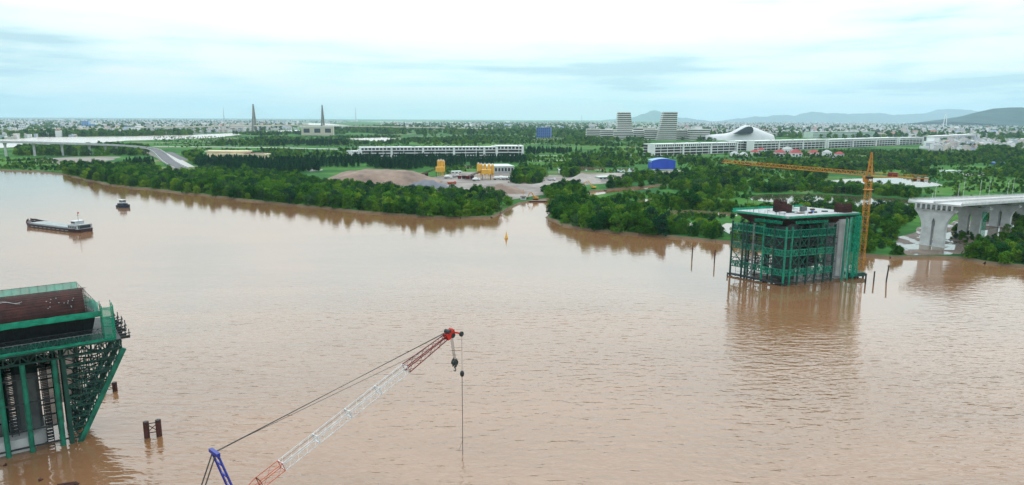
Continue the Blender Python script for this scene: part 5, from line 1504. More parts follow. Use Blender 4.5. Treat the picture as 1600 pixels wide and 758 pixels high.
for i, (px, py, h, kd, lb) in enumerate([(1461, 308.5, 9.5, 0, 'slim white lamp post nearest the open end of the viaduct deck'), (1457, 308.7, 2.6, 0, 'short white post beside the viaduct deck end'),
      (1497, 306, 7.2, 1, 'lamp post with one arm above the yellow-green bush on the viaduct'), (1505, 305.8, 11.5, 0, 'tall slim lamp post, just after the yellow-green bush'),
      (1531, 304.6, 10.0, 0, 'tall lamp post in the middle of the visible viaduct deck'), (1545, 304, 9.0, 1, 'lamp post with box head and bracket on the viaduct'),
      (1574, 302.8, 9.0, 1, 'armed lamp post, second from the right edge on the viaduct'), (1582, 302.5, 11.0, 0, 'tall slim lamp post closest to the right edge of the picture')]):
    lamp(px, py, h, kd, lb)

# ================================================================== CURVED VIADUCT AND RAMP ON THE LEFT
cv = thing('viaduct', 'long curved grey viaduct running down to a ramp on the far left land', 'viaduct', (0, 0, 0))
deck_px = [(-160, 216, 26), (-60, 219, 25), (7, 221.5, 24.5), (52, 222.3, 23.5), (96, 223.5, 22), (139, 224.8, 20), (165, 225.8, 18.5), (190, 227.0, 16.5), (215, 229.0, 13.5), (232, 231.4, 11), (243, 234.5, 8.5), (250, 239, 6.2), (256, 245, 4), (264, 252, 2.4), (274, 258.5, 1.7), (284, 263, 1.35)]
dp = [G(x, y, z) for x, y, z in deck_px]
def ribbon(pts, o0, o1, z0, z1):
    rows = []
    for i, p in enumerate(pts):
        d = pts[min(i + 1, len(pts) - 1)] - pts[max(i - 1, 0)]; d.z = 0; d.normalize(); nr = Vector((-d.y, d.x, 0))
        a, b_ = p + nr * o0, p + nr * o1
        rows.append([(a.x, a.y, p.z + z0), (b_.x, b_.y, p.z + z0), (b_.x, b_.y, p.z + z1), (a.x, a.y, p.z + z1)])
    return MB().loft(rows)
ribbon(dp, -8, 8, -2.0, 0).build('deck', M['concrete'], cv)
ribbon(dp, -7.2, 7.2, .005, .06).build('carriageway', M['asphalt'], cv)
ribbon(dp, -8.1, -7.6, -.4, 1.1).build('parapet', M['concrete_new'], cv); ribbon(dp, 7.6, 8.1, -.4, 1.1).build('parapet', M['concrete_new'], cv)
for x, zt in ((-110, 23.5), (-40, 22.9), (7, 22.4), (52, 21.4), (96, 20.0), (139, 18.0), (164, 16.6), (181, 15.2), (212, 11.8), (222, 10.4)):
    px = x; k = min(range(len(deck_px)), key=lambda i: abs(deck_px[i][0] - px))
    a = max(i for i in range(len(deck_px)) if deck_px[i][0] <= px); q = (px - deck_px[a][0]) / max(1e-6, deck_px[a + 1][0] - deck_px[a][0])
    p = dp[a].lerp(dp[a + 1], q)
    mb = MB(); rows = []
    for z, hw_ in ((LAND - .5, 1.9), (p.z - 6, 1.9), (p.z - 2.05, 3.6)): rows.append([(p.x + hw_ * math.cos(j * math.tau / 12), p.y + 1.5 * math.sin(j * math.tau / 12), z) for j in range(12)])
    mb.loft(rows).build('pier_column', M['concrete_new'], cv)
sl = [Vector((p.x, p.y, LAND)) for p in dp[-7:]]
ramp_pts = dp[-7:]
rows = []
for i, p in enumerate(ramp_pts):
    d = ramp_pts[min(i + 1, 6)] - ramp_pts[max(i - 1, 0)]; d.z = 0; d.normalize(); nr = Vector((-d.y, d.x, 0))
    hh = max(.1, p.z - 2 - LAND); w = 8 + hh * 1.0
    rows.append([(p.x - nr.x * w, p.y - nr.y * w, LAND - .3), (p.x + nr.x * w, p.y + nr.y * w, LAND - .3), (p.x + nr.x * 7.9, p.y + nr.y * 7.9, p.z - 1.98), (p.x - nr.x * 7.9, p.y - nr.y * 7.9, p.z - 1.98)])
MB().loft(rows[:5]).build('embankment', M['pale_sand'], cv)
road('ramp_road', [(258, 240), (268, 246), (281, 254), (293, 261)], 17, M['paving'], .07)
road('ramp_road', [(264, 238), (276, 244), (288, 250)], 12, M['asphalt'], .08)

# ================================================================== CABLE-STAYED BRIDGE FAR LEFT
M['pylon'] = mat('weathered_pylon', (0.20, 0.20, 0.19), 0.85, 0.15, 0.05)
cb_ = thing('cable_stayed_bridge', 'distant cable-stayed bridge with two tall grey pylons over the far river', 'bridge', (0, 0, 0))
P1, P2 = G(398, 206.5), G(505, 206.0)
bd = (P2 - P1).normalized(); bn = Vector((-bd.y, bd.x, 0))
dk = [P1 - bd * 900, P1 - bd * 300, P1, P1.lerp(P2, .5), P2, P2 + bd * 300, P2 + bd * 900]
for p, z in zip(dk, (12, 24, 29, 32, 29, 24, 12)): p.z = z
ribbon(dk, -11, 11, -3.5, 0).build('deck', M['concrete'], cb_)
ribbon(dk, -11.2, -10.4, -1, 1.6).build('parapet', M['cream'], cb_)
tops = []
for P in (Vector((P1.x, P1.y, 0)), Vector((P2.x, P2.y, 0))):
    mb = MB(); tp = P + Vector((0, 0, 124))
    # legs spread along and across the road so that the pylon reads as a slim A
    for sg in (-1, 1):
        foot_ = P + bn * sg * 13 + bd * sg * 10; mid = P + bn * sg * 12 + bd * sg * 8.5 + Vector((0, 0, 30)); up_ = P + bn * sg * 2.2 + bd * sg * .8 + Vector((0, 0, 112))
        rows = []
        for q, h in ((foot_, 4.2), (mid, 3.6), (up_, 2.6), (P + bn * sg * 2.0 + Vector((0, 0, 124)), 2.2)):
            rows.append([(q.x + a * h, q.y + b_ * h, q.z) for a, b_ in ((-1, -1), (1, -1), (1, 1), (-1, 1))])
        mb.loft(rows)
    mb.bar(P + bn * 12 + Vector((0, 0, 25)), P - bn * 12 + Vector((0, 0, 25)), 4, 4); mb.bar(P + bn * 3 + Vector((0, 0, 108)), P - bn * 3 + Vector((0, 0, 108)), 4, 5)
    mb.build('pylon', M['pylon'], cb_); tops.append(tp)
mb = MB()
for tp in tops:
    for sg in (-1, 1):
        for k in range(8): mb.bar(tp - Vector((0, 0, 3 + 4 * k)), Vector((tp.x, tp.y, 0)) + bd * sg * (140 - 15 * k) + Vector((0, 0, 29)), .22)
mb.build('stay_cables', M['concrete'], cb_)
for s in (-800, -650, -500, -380, -260, -140):
    q = P1 + bd * s; MB().rbox((q.x, q.y), 3, 16, 0, 17 + (s + 900) * .012, math.atan2(bd.y, bd.x)).build('approach_pier', M['concrete'], cb_)
for s in (140, 260, 380, 500, 650, 800):
    q = P2 + bd * s; MB().rbox((q.x, q.y), 3, 16, 0, 19 - (s - 100) * .012, math.atan2(bd.y, bd.x)).build('approach_pier', M['concrete'], cb_)
def lattice_mast(px, py, y, label, w=3.0):
    b0 = D(px, 186, y); tpz = D(px, py, y).z
    mb = MB()
    for a in range(3):
        an = a * 2.094; mb.bar((w * math.cos(an), w * math.sin(an), 0), (.3 * math.cos(an), .3 * math.sin(an), tpz), .7)
    for i in range(12):
        k0, k1 = i / 12, (i + 1) / 12
        for a in range(3):
            a0, a1 = a * 2.094, (a + 1) * 2.094; r0, r1 = w * (1 - k0) + .3, w * (1 - k1) + .3
            mb.bar((r0 * math.cos(a0), r0 * math.sin(a0), tpz * k0), (r1 * math.cos(a1), r1 * math.sin(a1), tpz * k1), .4)
    mb.bar((0, 0, tpz), (0, 0, tpz + 8), .35)
    o = mb.build('radio_mast', M['grey_roof']); o.location = (b0.x, b0.y, LAND); tag(o, label, 'mast')
lattice_mast(350, 169, 3600, 'thin radio mast on the horizon left of the bridge pylons')
lattice_mast(556, 170, 3600, 'thin radio mast on the horizon right of the bridge pylons')
lattice_mast(909, 181, 5200, 'tiny radio mast on the skyline left of the striped towers')
sp_ = thing('far_pylon', 'faint pale twin-legged bridge pylon on the skyline before the hills', 'pylon', (D(1477, 189, 6800).x, 6800, LAND))
for sg in (-1, 1):
    MB().hexa([(sg * 16 - 3, -3, 0), (sg * 16 + 3, -3, 0), (sg * 16 + 3, 3, 0), (sg * 16 - 3, 3, 0), (sg * 7 - 2, -2, 140), (sg * 7 + 2, -2, 140), (sg * 7 + 2, 2, 140), (sg * 7 - 2, 2, 140)]).build('leg', M['white_wall'], sp_)
MB().box(-16, 16, -2, 2, 30, 34).build('cross_beam', M['white_wall'], sp_); MB().box(-8, 8, -2, 2, 120, 124).build('cross_beam', M['white_wall'], sp_)

# ================================================================== LONG WHITE FOUR-STOREY BLOCKS
def long_block(pl, pr, h, depth, n_seg, label, storeys=4, end_l=True, ground_piers=True):
    a, b_ = G(*pl, LAND), G(*pr, LAND); L = (b_ - a).length; d = (b_ - a).normalized()
    t_ = thing('long_building', label, 'building', a, math.atan2(d.y, d.x), 'white blocks of the new quarter')
    fh = h / storeys
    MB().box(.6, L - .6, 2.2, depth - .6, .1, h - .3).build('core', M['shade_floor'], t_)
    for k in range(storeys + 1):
        z = k * fh
        MB().box(0, L, 0, depth, z - (.2 if k else -.02), z + (.45 if k < storeys else .3)).build('floor_slab', M['white_wall'], t_)
        if k == storeys: MB().box(-.3, L + .3, -.4, depth + .3, z + .31, z + 1.3).build('roof_parapet', M['white_wall'], t_)
        elif k > 0: MB().box(.05, L - .05, -.15, .15, z + .455, z + 1.25).build('spandrel', M['white_wall'], t_)
    for i in range(n_seg * 2):
        x = L * (i + .3 + .4 * ((i * 37) % 10) / 10) / (n_seg * 2); w = 2 + (i * 53 % 5) * .7
        MB().box(x, x + w, depth * .3, depth * .3 + 3, h + .31, h + 1.9 + (i % 3) * .4).build('roof_plant', M['grey_roof' if i % 2 else 'white_wall'], t_)
    seg = L / n_seg
    for s in range(n_seg + 1):
        x = min(max(s * seg, 1.6), L - 1.6)
        MB().box(x - 1.6, x + 1.6, -.8, depth * .6, 0, h + 1.6).build('stair_tower', M['white_wall'], t_)
    for s in range(n_seg):
        x0, x1 = s * seg + 1.7, (s + 1) * seg - 1.7
        MB().box(x0, x1, 1.2, 1.5, (storeys - 1) * fh + .46, h - .22).build('window_band', M['glass_dark'], t_)
        mb = MB(); nb = max(4, int((x1 - x0) / 5.2))
        for i in range(1, nb):
            x = x0 + (x1 - x0) * i / nb
            mb.box(x - .75, x + .75, -.1, 1.1, (storeys - 1) * fh + .46, h - .21)
            if i % 3 == 0:
                for k in range(storeys - 1): mb.box(x - .28, x + .28, 0.2, 1.0, k * fh + .46, (k + 1) * fh - .21)
            if n_seg == 1: mb.build('mullion', M['white_wall'], t_); mb = MB()
        if n_seg > 1: mb.build('mullions', M['white_wall'], t_)
    return t_
long_block((562, 249), (803, 247), 17.5, 24, 5, 'long white four-storey block standing behind the sand heap and silos')
q = long_block((775, 248), (818, 248), 19.5, 34, 1, 'white wing with open frame at the right end of the sand-heap block')
long_block((548, 249.5), (566, 249), 12, 18, 1, 'small low white wing at the left end of the long block')
long_block((1021, 243.5), (1152, 239), 19.5, 26, 3, 'nearest long white block, left of the red-roofed villas')
long_block((1146, 236), (1178, 235.5), 19.5, 30, 1, 'short white block between two long ones, left of the villas')
long_block((1176, 236.5), (1290, 232), 20, 26, 3, 'long white block directly above the red-roofed villas')
long_block((1293, 232), (1402, 227), 19.5, 26, 3, 'white block continuing right from above the villas')
long_block((1404, 227), (1442, 226), 19, 26, 1, 'short white block beside the blank white gable wall')
long_block((1456, 223), (1524, 218), 18, 26, 2, 'farthest white block right of the blank white gable')
gb = thing('gable_block', 'plain blank white gable block in the row of long buildings', 'building', G(1459, 229.5, LAND), .1)
MB().box(0, 14, 0, 26, 0, 22).build('wall', M['white_wall'], gb); MB().box(-9, -.1, 2, 26, 0, 14).build('annex', M['white_wall'], gb); MB().box(-.3, 14.3, -.3, 26.3, 22.01, 23).build('roof_parapet', M['grey_roof'], gb)

# ================================================================== STRIPED TWIN TOWERS AND PODIUMS
def striped(name, label, y, x0b, x1b, x0t, x1t, py_b, py_t, floors, depth, group=None):
    a = D((x0b + x1b) / 2, py_b, y); sc_ = y / FPX * 1.0
    base = Vector((a.x, y, LAND)); h = D((x0b + x1b) / 2, py_t, y).z - LAND
    t_ = thing(name, label, 'tower' if h > 50 else 'building', base, 0, group)
    def X(px): return D(px, 200, y).x - a.x
    l0, l1, r0, r1 = X(x0b), X(x0t), X(x1b), X(x1t)
    rows = []
    for k in range(7):
        q = k / 6; e = q ** .75
        rows.append([(l0 + (l1 - l0) * e + .8, .8, h * q), (r0 + (r1 - r0) * e - .8, .8, h * q), (r0 + (r1 - r0) * e - .8, depth - .8, h * q), (l0 + (l1 - l0) * e + .8, depth - .8, h * q)])
    MB().loft(rows).build('glazed_core', M['glass_dark'], t_)
    fh = h / floors
    for k in range(floors + 1):
        q = k / floors; e = q ** .75; xl, xr = l0 + (l1 - l0) * e, r0 + (r1 - r0) * e
        MB().box(xl, xr, 0, depth, fh * k - fh * .12, fh * k + fh * .36).build('floor_band', M['tower_band'], t_)
    return t_
M['tower_band'] = mat('pale_louvre_band', (0.62, 0.61, 0.57), 0.7, 0.1, 0.05)
TY = 2230.0
striped('office_tower', 'tall striped tower sloping on its right side, left of the pair', TY, 964, 993, 965, 985, 218, 176.5, 14, 32, 'twin striped towers')
striped('office_tower', 'tall striped tower sloping on its left side, right of the pair', TY - 60, 1026, 1057.5, 1036, 1058, 219.5, 176, 14, 32, 'twin striped towers')
for x0, x1, yb, yt, yy, lb in ((917, 940, 216, 202.5, TY + 60, 'striped low wing at the far left of the tower complex'), (939.5, 964, 216.5, 203.5, TY + 10, 'striped low wing touching the left tower'),
                           (960, 990, 217, 206, TY - 20, 'striped podium at the foot of the left tower'), (988, 1010, 217.5, 205, TY - 5, 'striped low podium between the towers, left part'), (1008, 1028, 218, 203.5, TY - 20, 'striped low podium between the towers, right part'),
                           (1056, 1080, 218.5, 204, TY - 20, 'striped low wing touching the right tower'), (1079, 1110, 219, 203, TY - 60, 'striped low wing at the right end of the tower complex'), (992, 1024, 214, 201, TY + 80, 'striped block behind the podium between the towers')):
    striped('striped_wing', lb, yy, x0, x1, x0, x1, yb, yt, 5, 36, 'striped podium wings')

# ================================================================== WHITE SHELL HALL
M['shell'] = mat('white_metal_cladding', (0.56, 0.57, 0.59), 0.6, 0.1, 0.05)
sh = thing('shell_hall', 'white swooping shell-roofed hall with a dark oval glass front', 'hall', (D(1165, 212, 2130).x, 2130, LAND), 0)
def SX(px): return D(px, 205, 2130).x - sh.location.x
prof = [(1108, 211.6), (1122, 210.4), (1138, 209.2), (1148, 207), (1156, 203), (1164, 198), (1170, 195.8), (1177, 196.4), (1186, 199.6), (1196, 203.6), (1206, 207.5), (1215, 210.8)]
rows = []
for px, py in prof:
    x = SX(px); z = max(1.5, D(px, py, 2130).z - LAND); wv = 16 + 14 * min(1, z / 32)
    rows.append([(x, wv * math.cos(math.pi * k / 10) * -1 + 40, z * math.sin(math.pi * k / 10) ** 1.1) for k in range(11)])
MB().loft(rows, closed=False).build('shell_roof', M['shell'], sh, smooth=True)
mb = MB()
ov = [(SX(px), max(.8, D(px, py, 2138).z - LAND)) for px, py in ((1146, 209), (1152, 206.3), (1158, 202.8), (1164, 199.4), (1169, 197.6), (1174, 197.6), (1177, 200), (1178, 204), (1177, 207.5), (1173, 209.4), (1160, 209.8))]
mb.loft([[(x, y, z) for x, z in ov] for y in (4, 16)])
mb.build('glass_front', M['glass_dark'], sh)
MB().box(SX(1104), SX(1218), 6, 80, 0, 3.2).build('plinth', M['green_roof'], sh)

# ================================================================== SINGLE BUILDINGS
def simple_block(name, label, cat, pl, pr, py_top, depth, wall_m, roof_m, floors=2, win='glass_dark', z_extra=0, nb=None):
    a, b_ = G(*pl, LAND), G(*pr, LAND); L = (b_ - a).length; d = (b_ - a).normalized()
    h = D((pl[0] + pr[0]) / 2, py_top, (a.y + b_.y) / 2).z - LAND
    t_ = thing(name, label, cat, a, math.atan2(d.y, d.x))
    MB().box(0, L, 0, depth, 0, h).build('wall', M[wall_m], t_)
    MB().box(-.4, L + .4, -.4, depth + .4, h + .01, h + .7).build('roof', M[roof_m], t_)
    fh = h / floors; nb = nb or max(3, int(L / 7))
    for k in range(floors):
        mb = MB()
        for i in range(nb):
            x0 = L * (i + .22) / nb; x1 = L * (i + .78) / nb
            if nb > 9: mb.box(x0, x1, -.12, .02, fh * k + fh * .3, fh * k + fh * .78)
            else: MB().box(x0, x1, -.12, .02, fh * k + fh * .3, fh * k + fh * .78).build('window', M[win], t_)
        mb.build('window_row', M[win], t_) if nb > 9 else None
    return t_
cr2 = thing('cream_building', 'long low cream building with flat roofs and a colonnade among dark conifers', 'building', G(320, 252.5, LAND), .02)
W_ = 86.0
MB().box(0, 58, 9, 26, 0, 13.5).build('wall', M['cream'], cr2); MB().box(-2, 60, 7, 28, 13.5, 15.2).build('roof', M['cream'], cr2)
MB().box(22, W_, 2, 24, 0, 9.6).build('wall', M['cream'], cr2); MB().box(20, W_ + 2, 0, 26, 9.6, 11.2).build('roof', M['cream'], cr2)
MB().box(2, 18, 1, 9, 0, 8).build('porch', M['cream'], cr2)
mb = MB()
for i in range(11): mb.box(24 + i * 5.6, 27 + i * 5.6, 1.8, 2.1, 1.5, 7.4)
for i in range(4): mb.box(3 + i * 3.8, 5.6 + i * 3.8, .8, 1.1, 1, 6)
mb.build('window_row', M['glass_dark'], cr2)
mb = MB()
for i in range(12): mb.box(22.4 + i * 5.6, 23.2 + i * 5.6, .3, 1.2, 0, 9.6)
mb.build('colonnade', M['cream'], cr2); MB().box(56, W_ - 2, 2.5, 23, 11.21, 11.7).build('roof_tiles', M['red_crane'], cr2)
wh = simple_block('warehouse', 'huge plain beige warehouse under the right bridge pylon', 'warehouse', (471, 211.5), (521, 211.5), 198, 90, 'beige', 'grey_roof', 1, nb=3)
simple_block('blue_block', 'deep blue square building rising from the far trees', 'building', (838, 215), (860, 215.2), 199.5, 40, 'blue_wall', 'blue_wall', 6)
simple_block('blue_block', 'light blue tall building in the far left town', 'building', (128, 200), (139, 200), 189.5, 40, 'blue_pale', 'blue_pale', 5)
simple_block('blue_annex', 'small pale house beside the light blue tall building', 'building', (140, 200), (149, 200), 194, 40, 'blue_pale', 'white_wall', 3)
simple_block('grey_tower_block', 'dark grey upright office block above the white block row', 'building', (1368, 211), (1374.5, 211), 203.5, 30, 'concrete_dark', 'concrete_dark', 7)
simple_block('long_shed', 'long white industrial shed in the far right town', 'shed', (1422, 213), (1455, 213), 209, 50, 'white_wall', 'white_wall', 1)
simple_block('long_shed', 'long white-roofed shed on the far left shore', 'shed', (20, 201), (42, 201), 195.5, 50, 'white_wall', 'grey_roof', 2)
simple_block('market_hall', 'grey-green slab block row above the left-hand villas', 'building', (1270, 216), (1366, 214.5), 206, 40, 'green_roof', 'grey_roof', 4)
simple_block('farm_shed', 'blue-roofed farm shed in the green plain at the right edge', 'shed', (1556, 257.5), (1574, 257.5), 254.5, 14, 'blue_wall', 'blue_pale', 1)
simple_block('farm_shed', 'pale-roofed farm shed at the right edge beside the blue one', 'shed', (1575, 259), (1597, 259.5), 256.5, 14, 'white_wall', 'green_roof', 1)
simple_block('farm_shed', 'low white farm shed between the plain and the white pond', 'shed', (1478, 270), (1502, 270), 267.5, 12, 'white_wall', 'green_roof', 1)
# blue arched hall
bh = thing('arched_hall', 'blue hall with a curved blue roof beside the pond', 'hall', G(1018, 265, LAND), .04)
L = 31.0; rows = []
for k in range(13):
    q = k / 12; z = 9.2 + 4.6 * math.sin(math.pi * (.12 + q * .74)) ; rows.append([(L * q, -.6, z), (L * q, 22, z), (L * q, 22, z + .5), (L * q, -.6, z + .5)])
MB().loft(rows).build('roof', M['blue_pale'], bh)
pts = [(L * k / 12, 9.1 + 4.6 * math.sin(math.pi * (.12 + k / 12 * .74))) for k in range(13)]
MB().loft([[(x, y, z) for x, z in [(L, 2.4), (0, 2.4)] + pts] for y in (0, .4)]).build('front_cladding', M['blue_roof'], bh)
MB().box(.3, L - .3, .5, 21.4, 0, 9).build('wall', M['blue_roof'], bh); MB().box(-4, L + 3, -6, -.02, 0, .6).build('apron', M['paving'], bh)

# red-roofed villas and the small white compound beside them
def villa(px, py, w, hh, rz, label, roof='red_roof', d=None):
    p = G(px, py, LAND); d = d or w * .8; t_ = thing('villa', label, 'house', p, rz, 'villas under the white blocks')
    MB().box(-w / 2, w / 2, 0, d, 0, hh).build('wall', M['white_wall'], t_)
    MB().add([(-w / 2 - .8, -.8, hh), (w / 2 + .8, -.8, hh), (w / 2 + .8, d + .8, hh), (-w / 2 - .8, d + .8, hh), (-w * .18, d / 2, hh + w * .34), (w * .18, d / 2, hh + w * .34)],
             [(0, 1, 5, 4), (1, 2, 5), (2, 3, 4, 5), (3, 0, 4), (3, 2, 1, 0)]).build('roof', M[roof], t_)
    mb = MB()
    for i in (-.3, .3): mb.box(w * i - w * .1, w * i + w * .1, -.08, .02, hh * .35, hh * .75)
    mb.box(-w * .08, w * .08, -.08, .02, 0, hh * .6); mb.build('openings', M['glass_dark'], t_)
villa(1181, 243, 13, 6, .1, 'pinkish red-roofed villa leftmost of the red roofs'); villa(1190, 240, 12, 7, .0, 'red-roofed villa behind the leftmost one')
villa(1221, 244, 17, 6, .1, 'big red-roofed villa beside the white stepped house'); villa(1245, 245, 19, 6.5, -.05, 'largest red-roofed villa in the middle of the row')
villa(1273, 244, 15, 6, .1, 'red-roofed villa between the largest one and the white cottage'); villa(1313, 246.5, 13, 6, 0, 'red-roofed pavilion at the right end of the villa row')
villa(1232, 241, 16, 9, .05, 'white stepped house behind the red-roofed villas', 'grey_roof'); villa(1294, 244.5, 13, 7, .1, 'white cottage with grey roof in the villa row', 'grey_roof')
villa(1149, 244.5, 12, 5, .1, 'small white house left of the red roofs', 'grey_roof'); villa(1163, 245, 12, 4, 0, 'low white garage house left of the red roofs', 'grey_roof')
villa(1303, 250, 10, 3.6, .2, 'low pale hut below the red-roofed pavilion', 'grey_roof')

# ================================================================== STONE YARD AND BATCHING PLANT
def heap(name, label, px, py, w, d, h, m, flat=.0, seed=0):
    p = G(px, py, LAND); rows = []
    for j in range(15):
        row = []
        for i in range(29):
            u_, v_ = i / 14 - 1, j / 7 - 1
            r_ = math.sqrt(u_ * u_ + v_ * v_) * (1 + .28 * mnoise.noise(Vector((u_ * 1.8, v_ * 1.8, seed))))
            z = max(0, min(1 - flat, 1 - r_)) / (1 - flat) * h
            z *= 1 + .34 * mnoise.noise(Vector((u_ * 3, v_ * 3, seed + 4))) + .08 * mnoise.noise(Vector((u_ * 9, v_ * 9, seed + 4)))
            row.append((u_ * w / 2, v_ * d / 2, z - .15))
        rows.append(row)
    o = MB().loft(rows, cap=False, closed=False).build(name, M[m], smooth=True); o.location = (p.x, p.y, LAND + .08); o.rotation_euler = (0, 0, 0)
    return tag(o, label, 'heap')
heap('sand_heap', 'broad brown sand heap behind the mangrove belt', 592, 284, 128, 90, 10.5, 'sand', .5, 1)
heap('sand_heap', 'smaller sand heap on the right shoulder of the broad one', 632, 284, 70, 60, 6.5, 'sand', .5, 5)
heap('gravel_heap', 'dark grey gravel heap in front of the single silo group', 668, 293, 44, 46, 6.5, 'grey_sand', .3, 2)
heap('gravel_heap', 'brown gravel cone in front of the large silo group', 785, 300, 44, 44, 7.5, 'sand', .05, 3)
heap('stone_heap', 'pale crushed stone heap at the right end of the yard', 912, 283, 42, 46, 7.5, 'pale_sand', .15, 4)
heap('stone_heap', 'low pale stone heap spread between yard and inlet', 865, 290, 44, 36, 4, 'pale_sand', .3, 6)
heap('stone_heap', 'low grey stone spread at the yard edge by the right pond', 965, 275, 60, 50, 3, 'pale_sand', .4, 7)
def silo_proto():
    t_ = thing('cement_silo', '', 'silo', (0, 0, 0), 0, 'yellow silos of the batching plant')
    mb = MB(); rows = []
    for z, r_ in ((4.2, .5), (7.2, 1.75), (7.25, 1.8), (16.6, 1.8), (17.2, 1.2), (17.5, .3)): rows.append([(r_ * math.cos(j * math.tau / 16), r_ * math.sin(j * math.tau / 16), z) for j in range(16)])
    mb.loft(rows).build('tank', M['yellow'], t_)
    for a in range(4): an = a * math.pi / 2 + .785; MB().bar((1.5 * math.cos(an), 1.5 * math.sin(an), 0), (1.6 * math.cos(an), 1.6 * math.sin(an), 8), .26).build('leg', M['yellow'], t_)
    mb = MB()
    for k in range(10): an = k * .628; mb.bar((1.7 * math.cos(an), 1.7 * math.sin(an), 16.7), (1.7 * math.cos(an), 1.7 * math.sin(an), 18), .08)
    for z in (17.3, 18): 
        for k in range(10): mb.bar((1.7 * math.cos(k * .628), 1.7 * math.sin(k * .628), z), (1.7 * math.cos((k + 1) * .628), 1.7 * math.sin((k + 1) * .628), z), .07)
    mb.build('guard_rail', M['white_steel'], t_)
    MB().box(-.5, .5, -.5, .5, 17.3, 18.8).build('filter', M['white_steel'], t_)
    return t_
s0_ = None
for px, py, s, lb in ((685.6, 275, 1.0, 'yellow silo, leftmost of the separate group of three'), (689.4, 275.5, 1.03, 'yellow silo, middle of the separate group of three'), (693.0, 275, .98, 'yellow silo, rightmost of the separate group of three'),
                  (747.5, 277, .88, 'yellow silo, leftmost of the large group'), (752, 279, .9, 'yellow silo, second from left in the large group'), (757.6, 279, .9, 'yellow silo, third from left in the large group'),
                  (764, 280, .92, 'yellow silo, fourth from left in the large group'), (769.6, 280, .9, 'yellow silo, rightmost of the large group')):
    p = G(px, py, LAND)
    if s0_ is None: s0_ = silo_proto(); o = s0_; o.location = p; o.scale = (s, s, s)
    else: o = dup(s0_, p, rng.uniform(0, 3), scale=s)
    o['label'] = lb
def plant(px, py, label, rz=0):
    t_ = thing('batching_plant', label, 'plant', G(px, py, LAND), rz)
    MB().box(-5, 5, -3, 3, 6, 11).build('mixer_house', M['yellow'], t_)
    for x in (-4.5, 4.5):
        for y in (-2.5, 2.5): MB().bar((x, y, 0), (x, y, 6), .5).build('leg', M['black_steel'], t_)
    mb = MB().truss((-24, 0, 1.0), (-4, 0, 8.6), 1.6, 12, .3, .2); mb.truss((-24, 1.6, 1.0), (-4, 1.6, 8.6), 1.6, 12, .3, .2); mb.bar((-24, .8, 1.4), (-4, .8, 9.0), 1.4, .3); mb.build('conveyor', M['rust_pile'], t_)
    for i in range(4):
        MB().hexa([(-30 + i * 4.4, -2, 1), (-26.6 + i * 4.4, -2, 1), (-26.6 + i * 4.4, -1, 1), (-30 + i * 4.4, -1, 1), (-30.4 + i * 4.4, -4, 4.4), (-26.2 + i * 4.4, -4, 4.4), (-26.2 + i * 4.4, 1, 4.4), (-30.4 + i * 4.4, 1, 4.4)]).build('hopper', M['rust_pile' if i % 2 else 'red_crane'], t_)
plant(760, 281, 'batching plant with conveyor among the large silo group'); plant(688, 276.5, 'batching plant with conveyor at the foot of the three-silo group', .1)
simple_block('workshop', 'pale green-roofed workshop behind the large silo group', 'shed', (757, 271), (803, 270.5), 260.5, 40, 'concrete', 'green_roof', 1, nb=9)
simple_block('site_office', 'white cabin row at the right of the yard trees', 'cabin', (874, 271), (884, 271), 266, 8, 'white_wall', 'white_wall', 2)
simple_block('site_office', 'low white cabin beside the three-silo group', 'cabin', (705, 271.5), (722, 271), 268.5, 8, 'white_wall', 'green_roof', 1)
simple_block('site_office', 'green-roofed low hut by the inlet among trees', 'hut', (936, 281), (954, 280.5), 277, 10, 'concrete', 'green_roof', 1)
def truck(px, py, rz, kind, label):
    t_ = thing('truck', label, 'truck', G(px, py, LAND), rz, 'trucks in the stone yard')
    c_ = MB().hexa([(2.4, -1.2, .9), (4.4, -1.2, .9), (4.4, 1.2, .9), (2.4, 1.2, .9), (2.4, -1.2, 3.0), (4.0, -1.2, 3.0), (4.0, 1.2, 3.0), (2.4, 1.2, 3.0)]).build('cab', M['white_wall' if kind != 'red' else 'red_orange'], t_)
    MB().hexa([(4.32, -1.05, 1.9), (4.36, -1.05, 1.9), (4.36, 1.05, 1.9), (4.32, 1.05, 1.9), (4.07, -1.05, 2.85), (4.11, -1.05, 2.85), (4.11, 1.05, 2.85), (4.07, 1.05, 2.85)]).build('windscreen', M['glass_dark'], c_)
    MB().box(-4.2, 4.2, -.5, .5, .7, 1.0).build('chassis', M['black_steel'], t_)
    if kind == 'mixer':
        rows = []
        for x, r_ in ((-4.2, .6), (-3, 1.1), (-1, 1.45), (.8, 1.2), (2.0, .6)): rows.append([(x, r_ * math.cos(j * math.tau / 12), 2.35 + r_ * math.sin(j * math.tau / 12)) for j in range(12)])
        MB().loft(rows).build('drum', M['white_wall'], t_)
    else:
        MB().hexa([(-4.2, -1.1, 1.05), (2.1, -1.1, 1.05), (2.1, 1.1, 1.05), (-4.2, 1.1, 1.05), (-4.5, -1.3, 2.6), (2.2, -1.3, 2.6), (2.2, 1.3, 2.6), (-4.5, 1.3, 2.6)]).build('tipper_body', M['red_orange' if kind == 'red' else 'grey_roof'], t_)
    for x in (-3.2, -1.9, 3.3):
        for y in (-1.05, 1.05): MB().cyl((x, y - .15, .5), (x, y + .15, .5), .5, n=10).build('wheel', M['tyre'], t_)
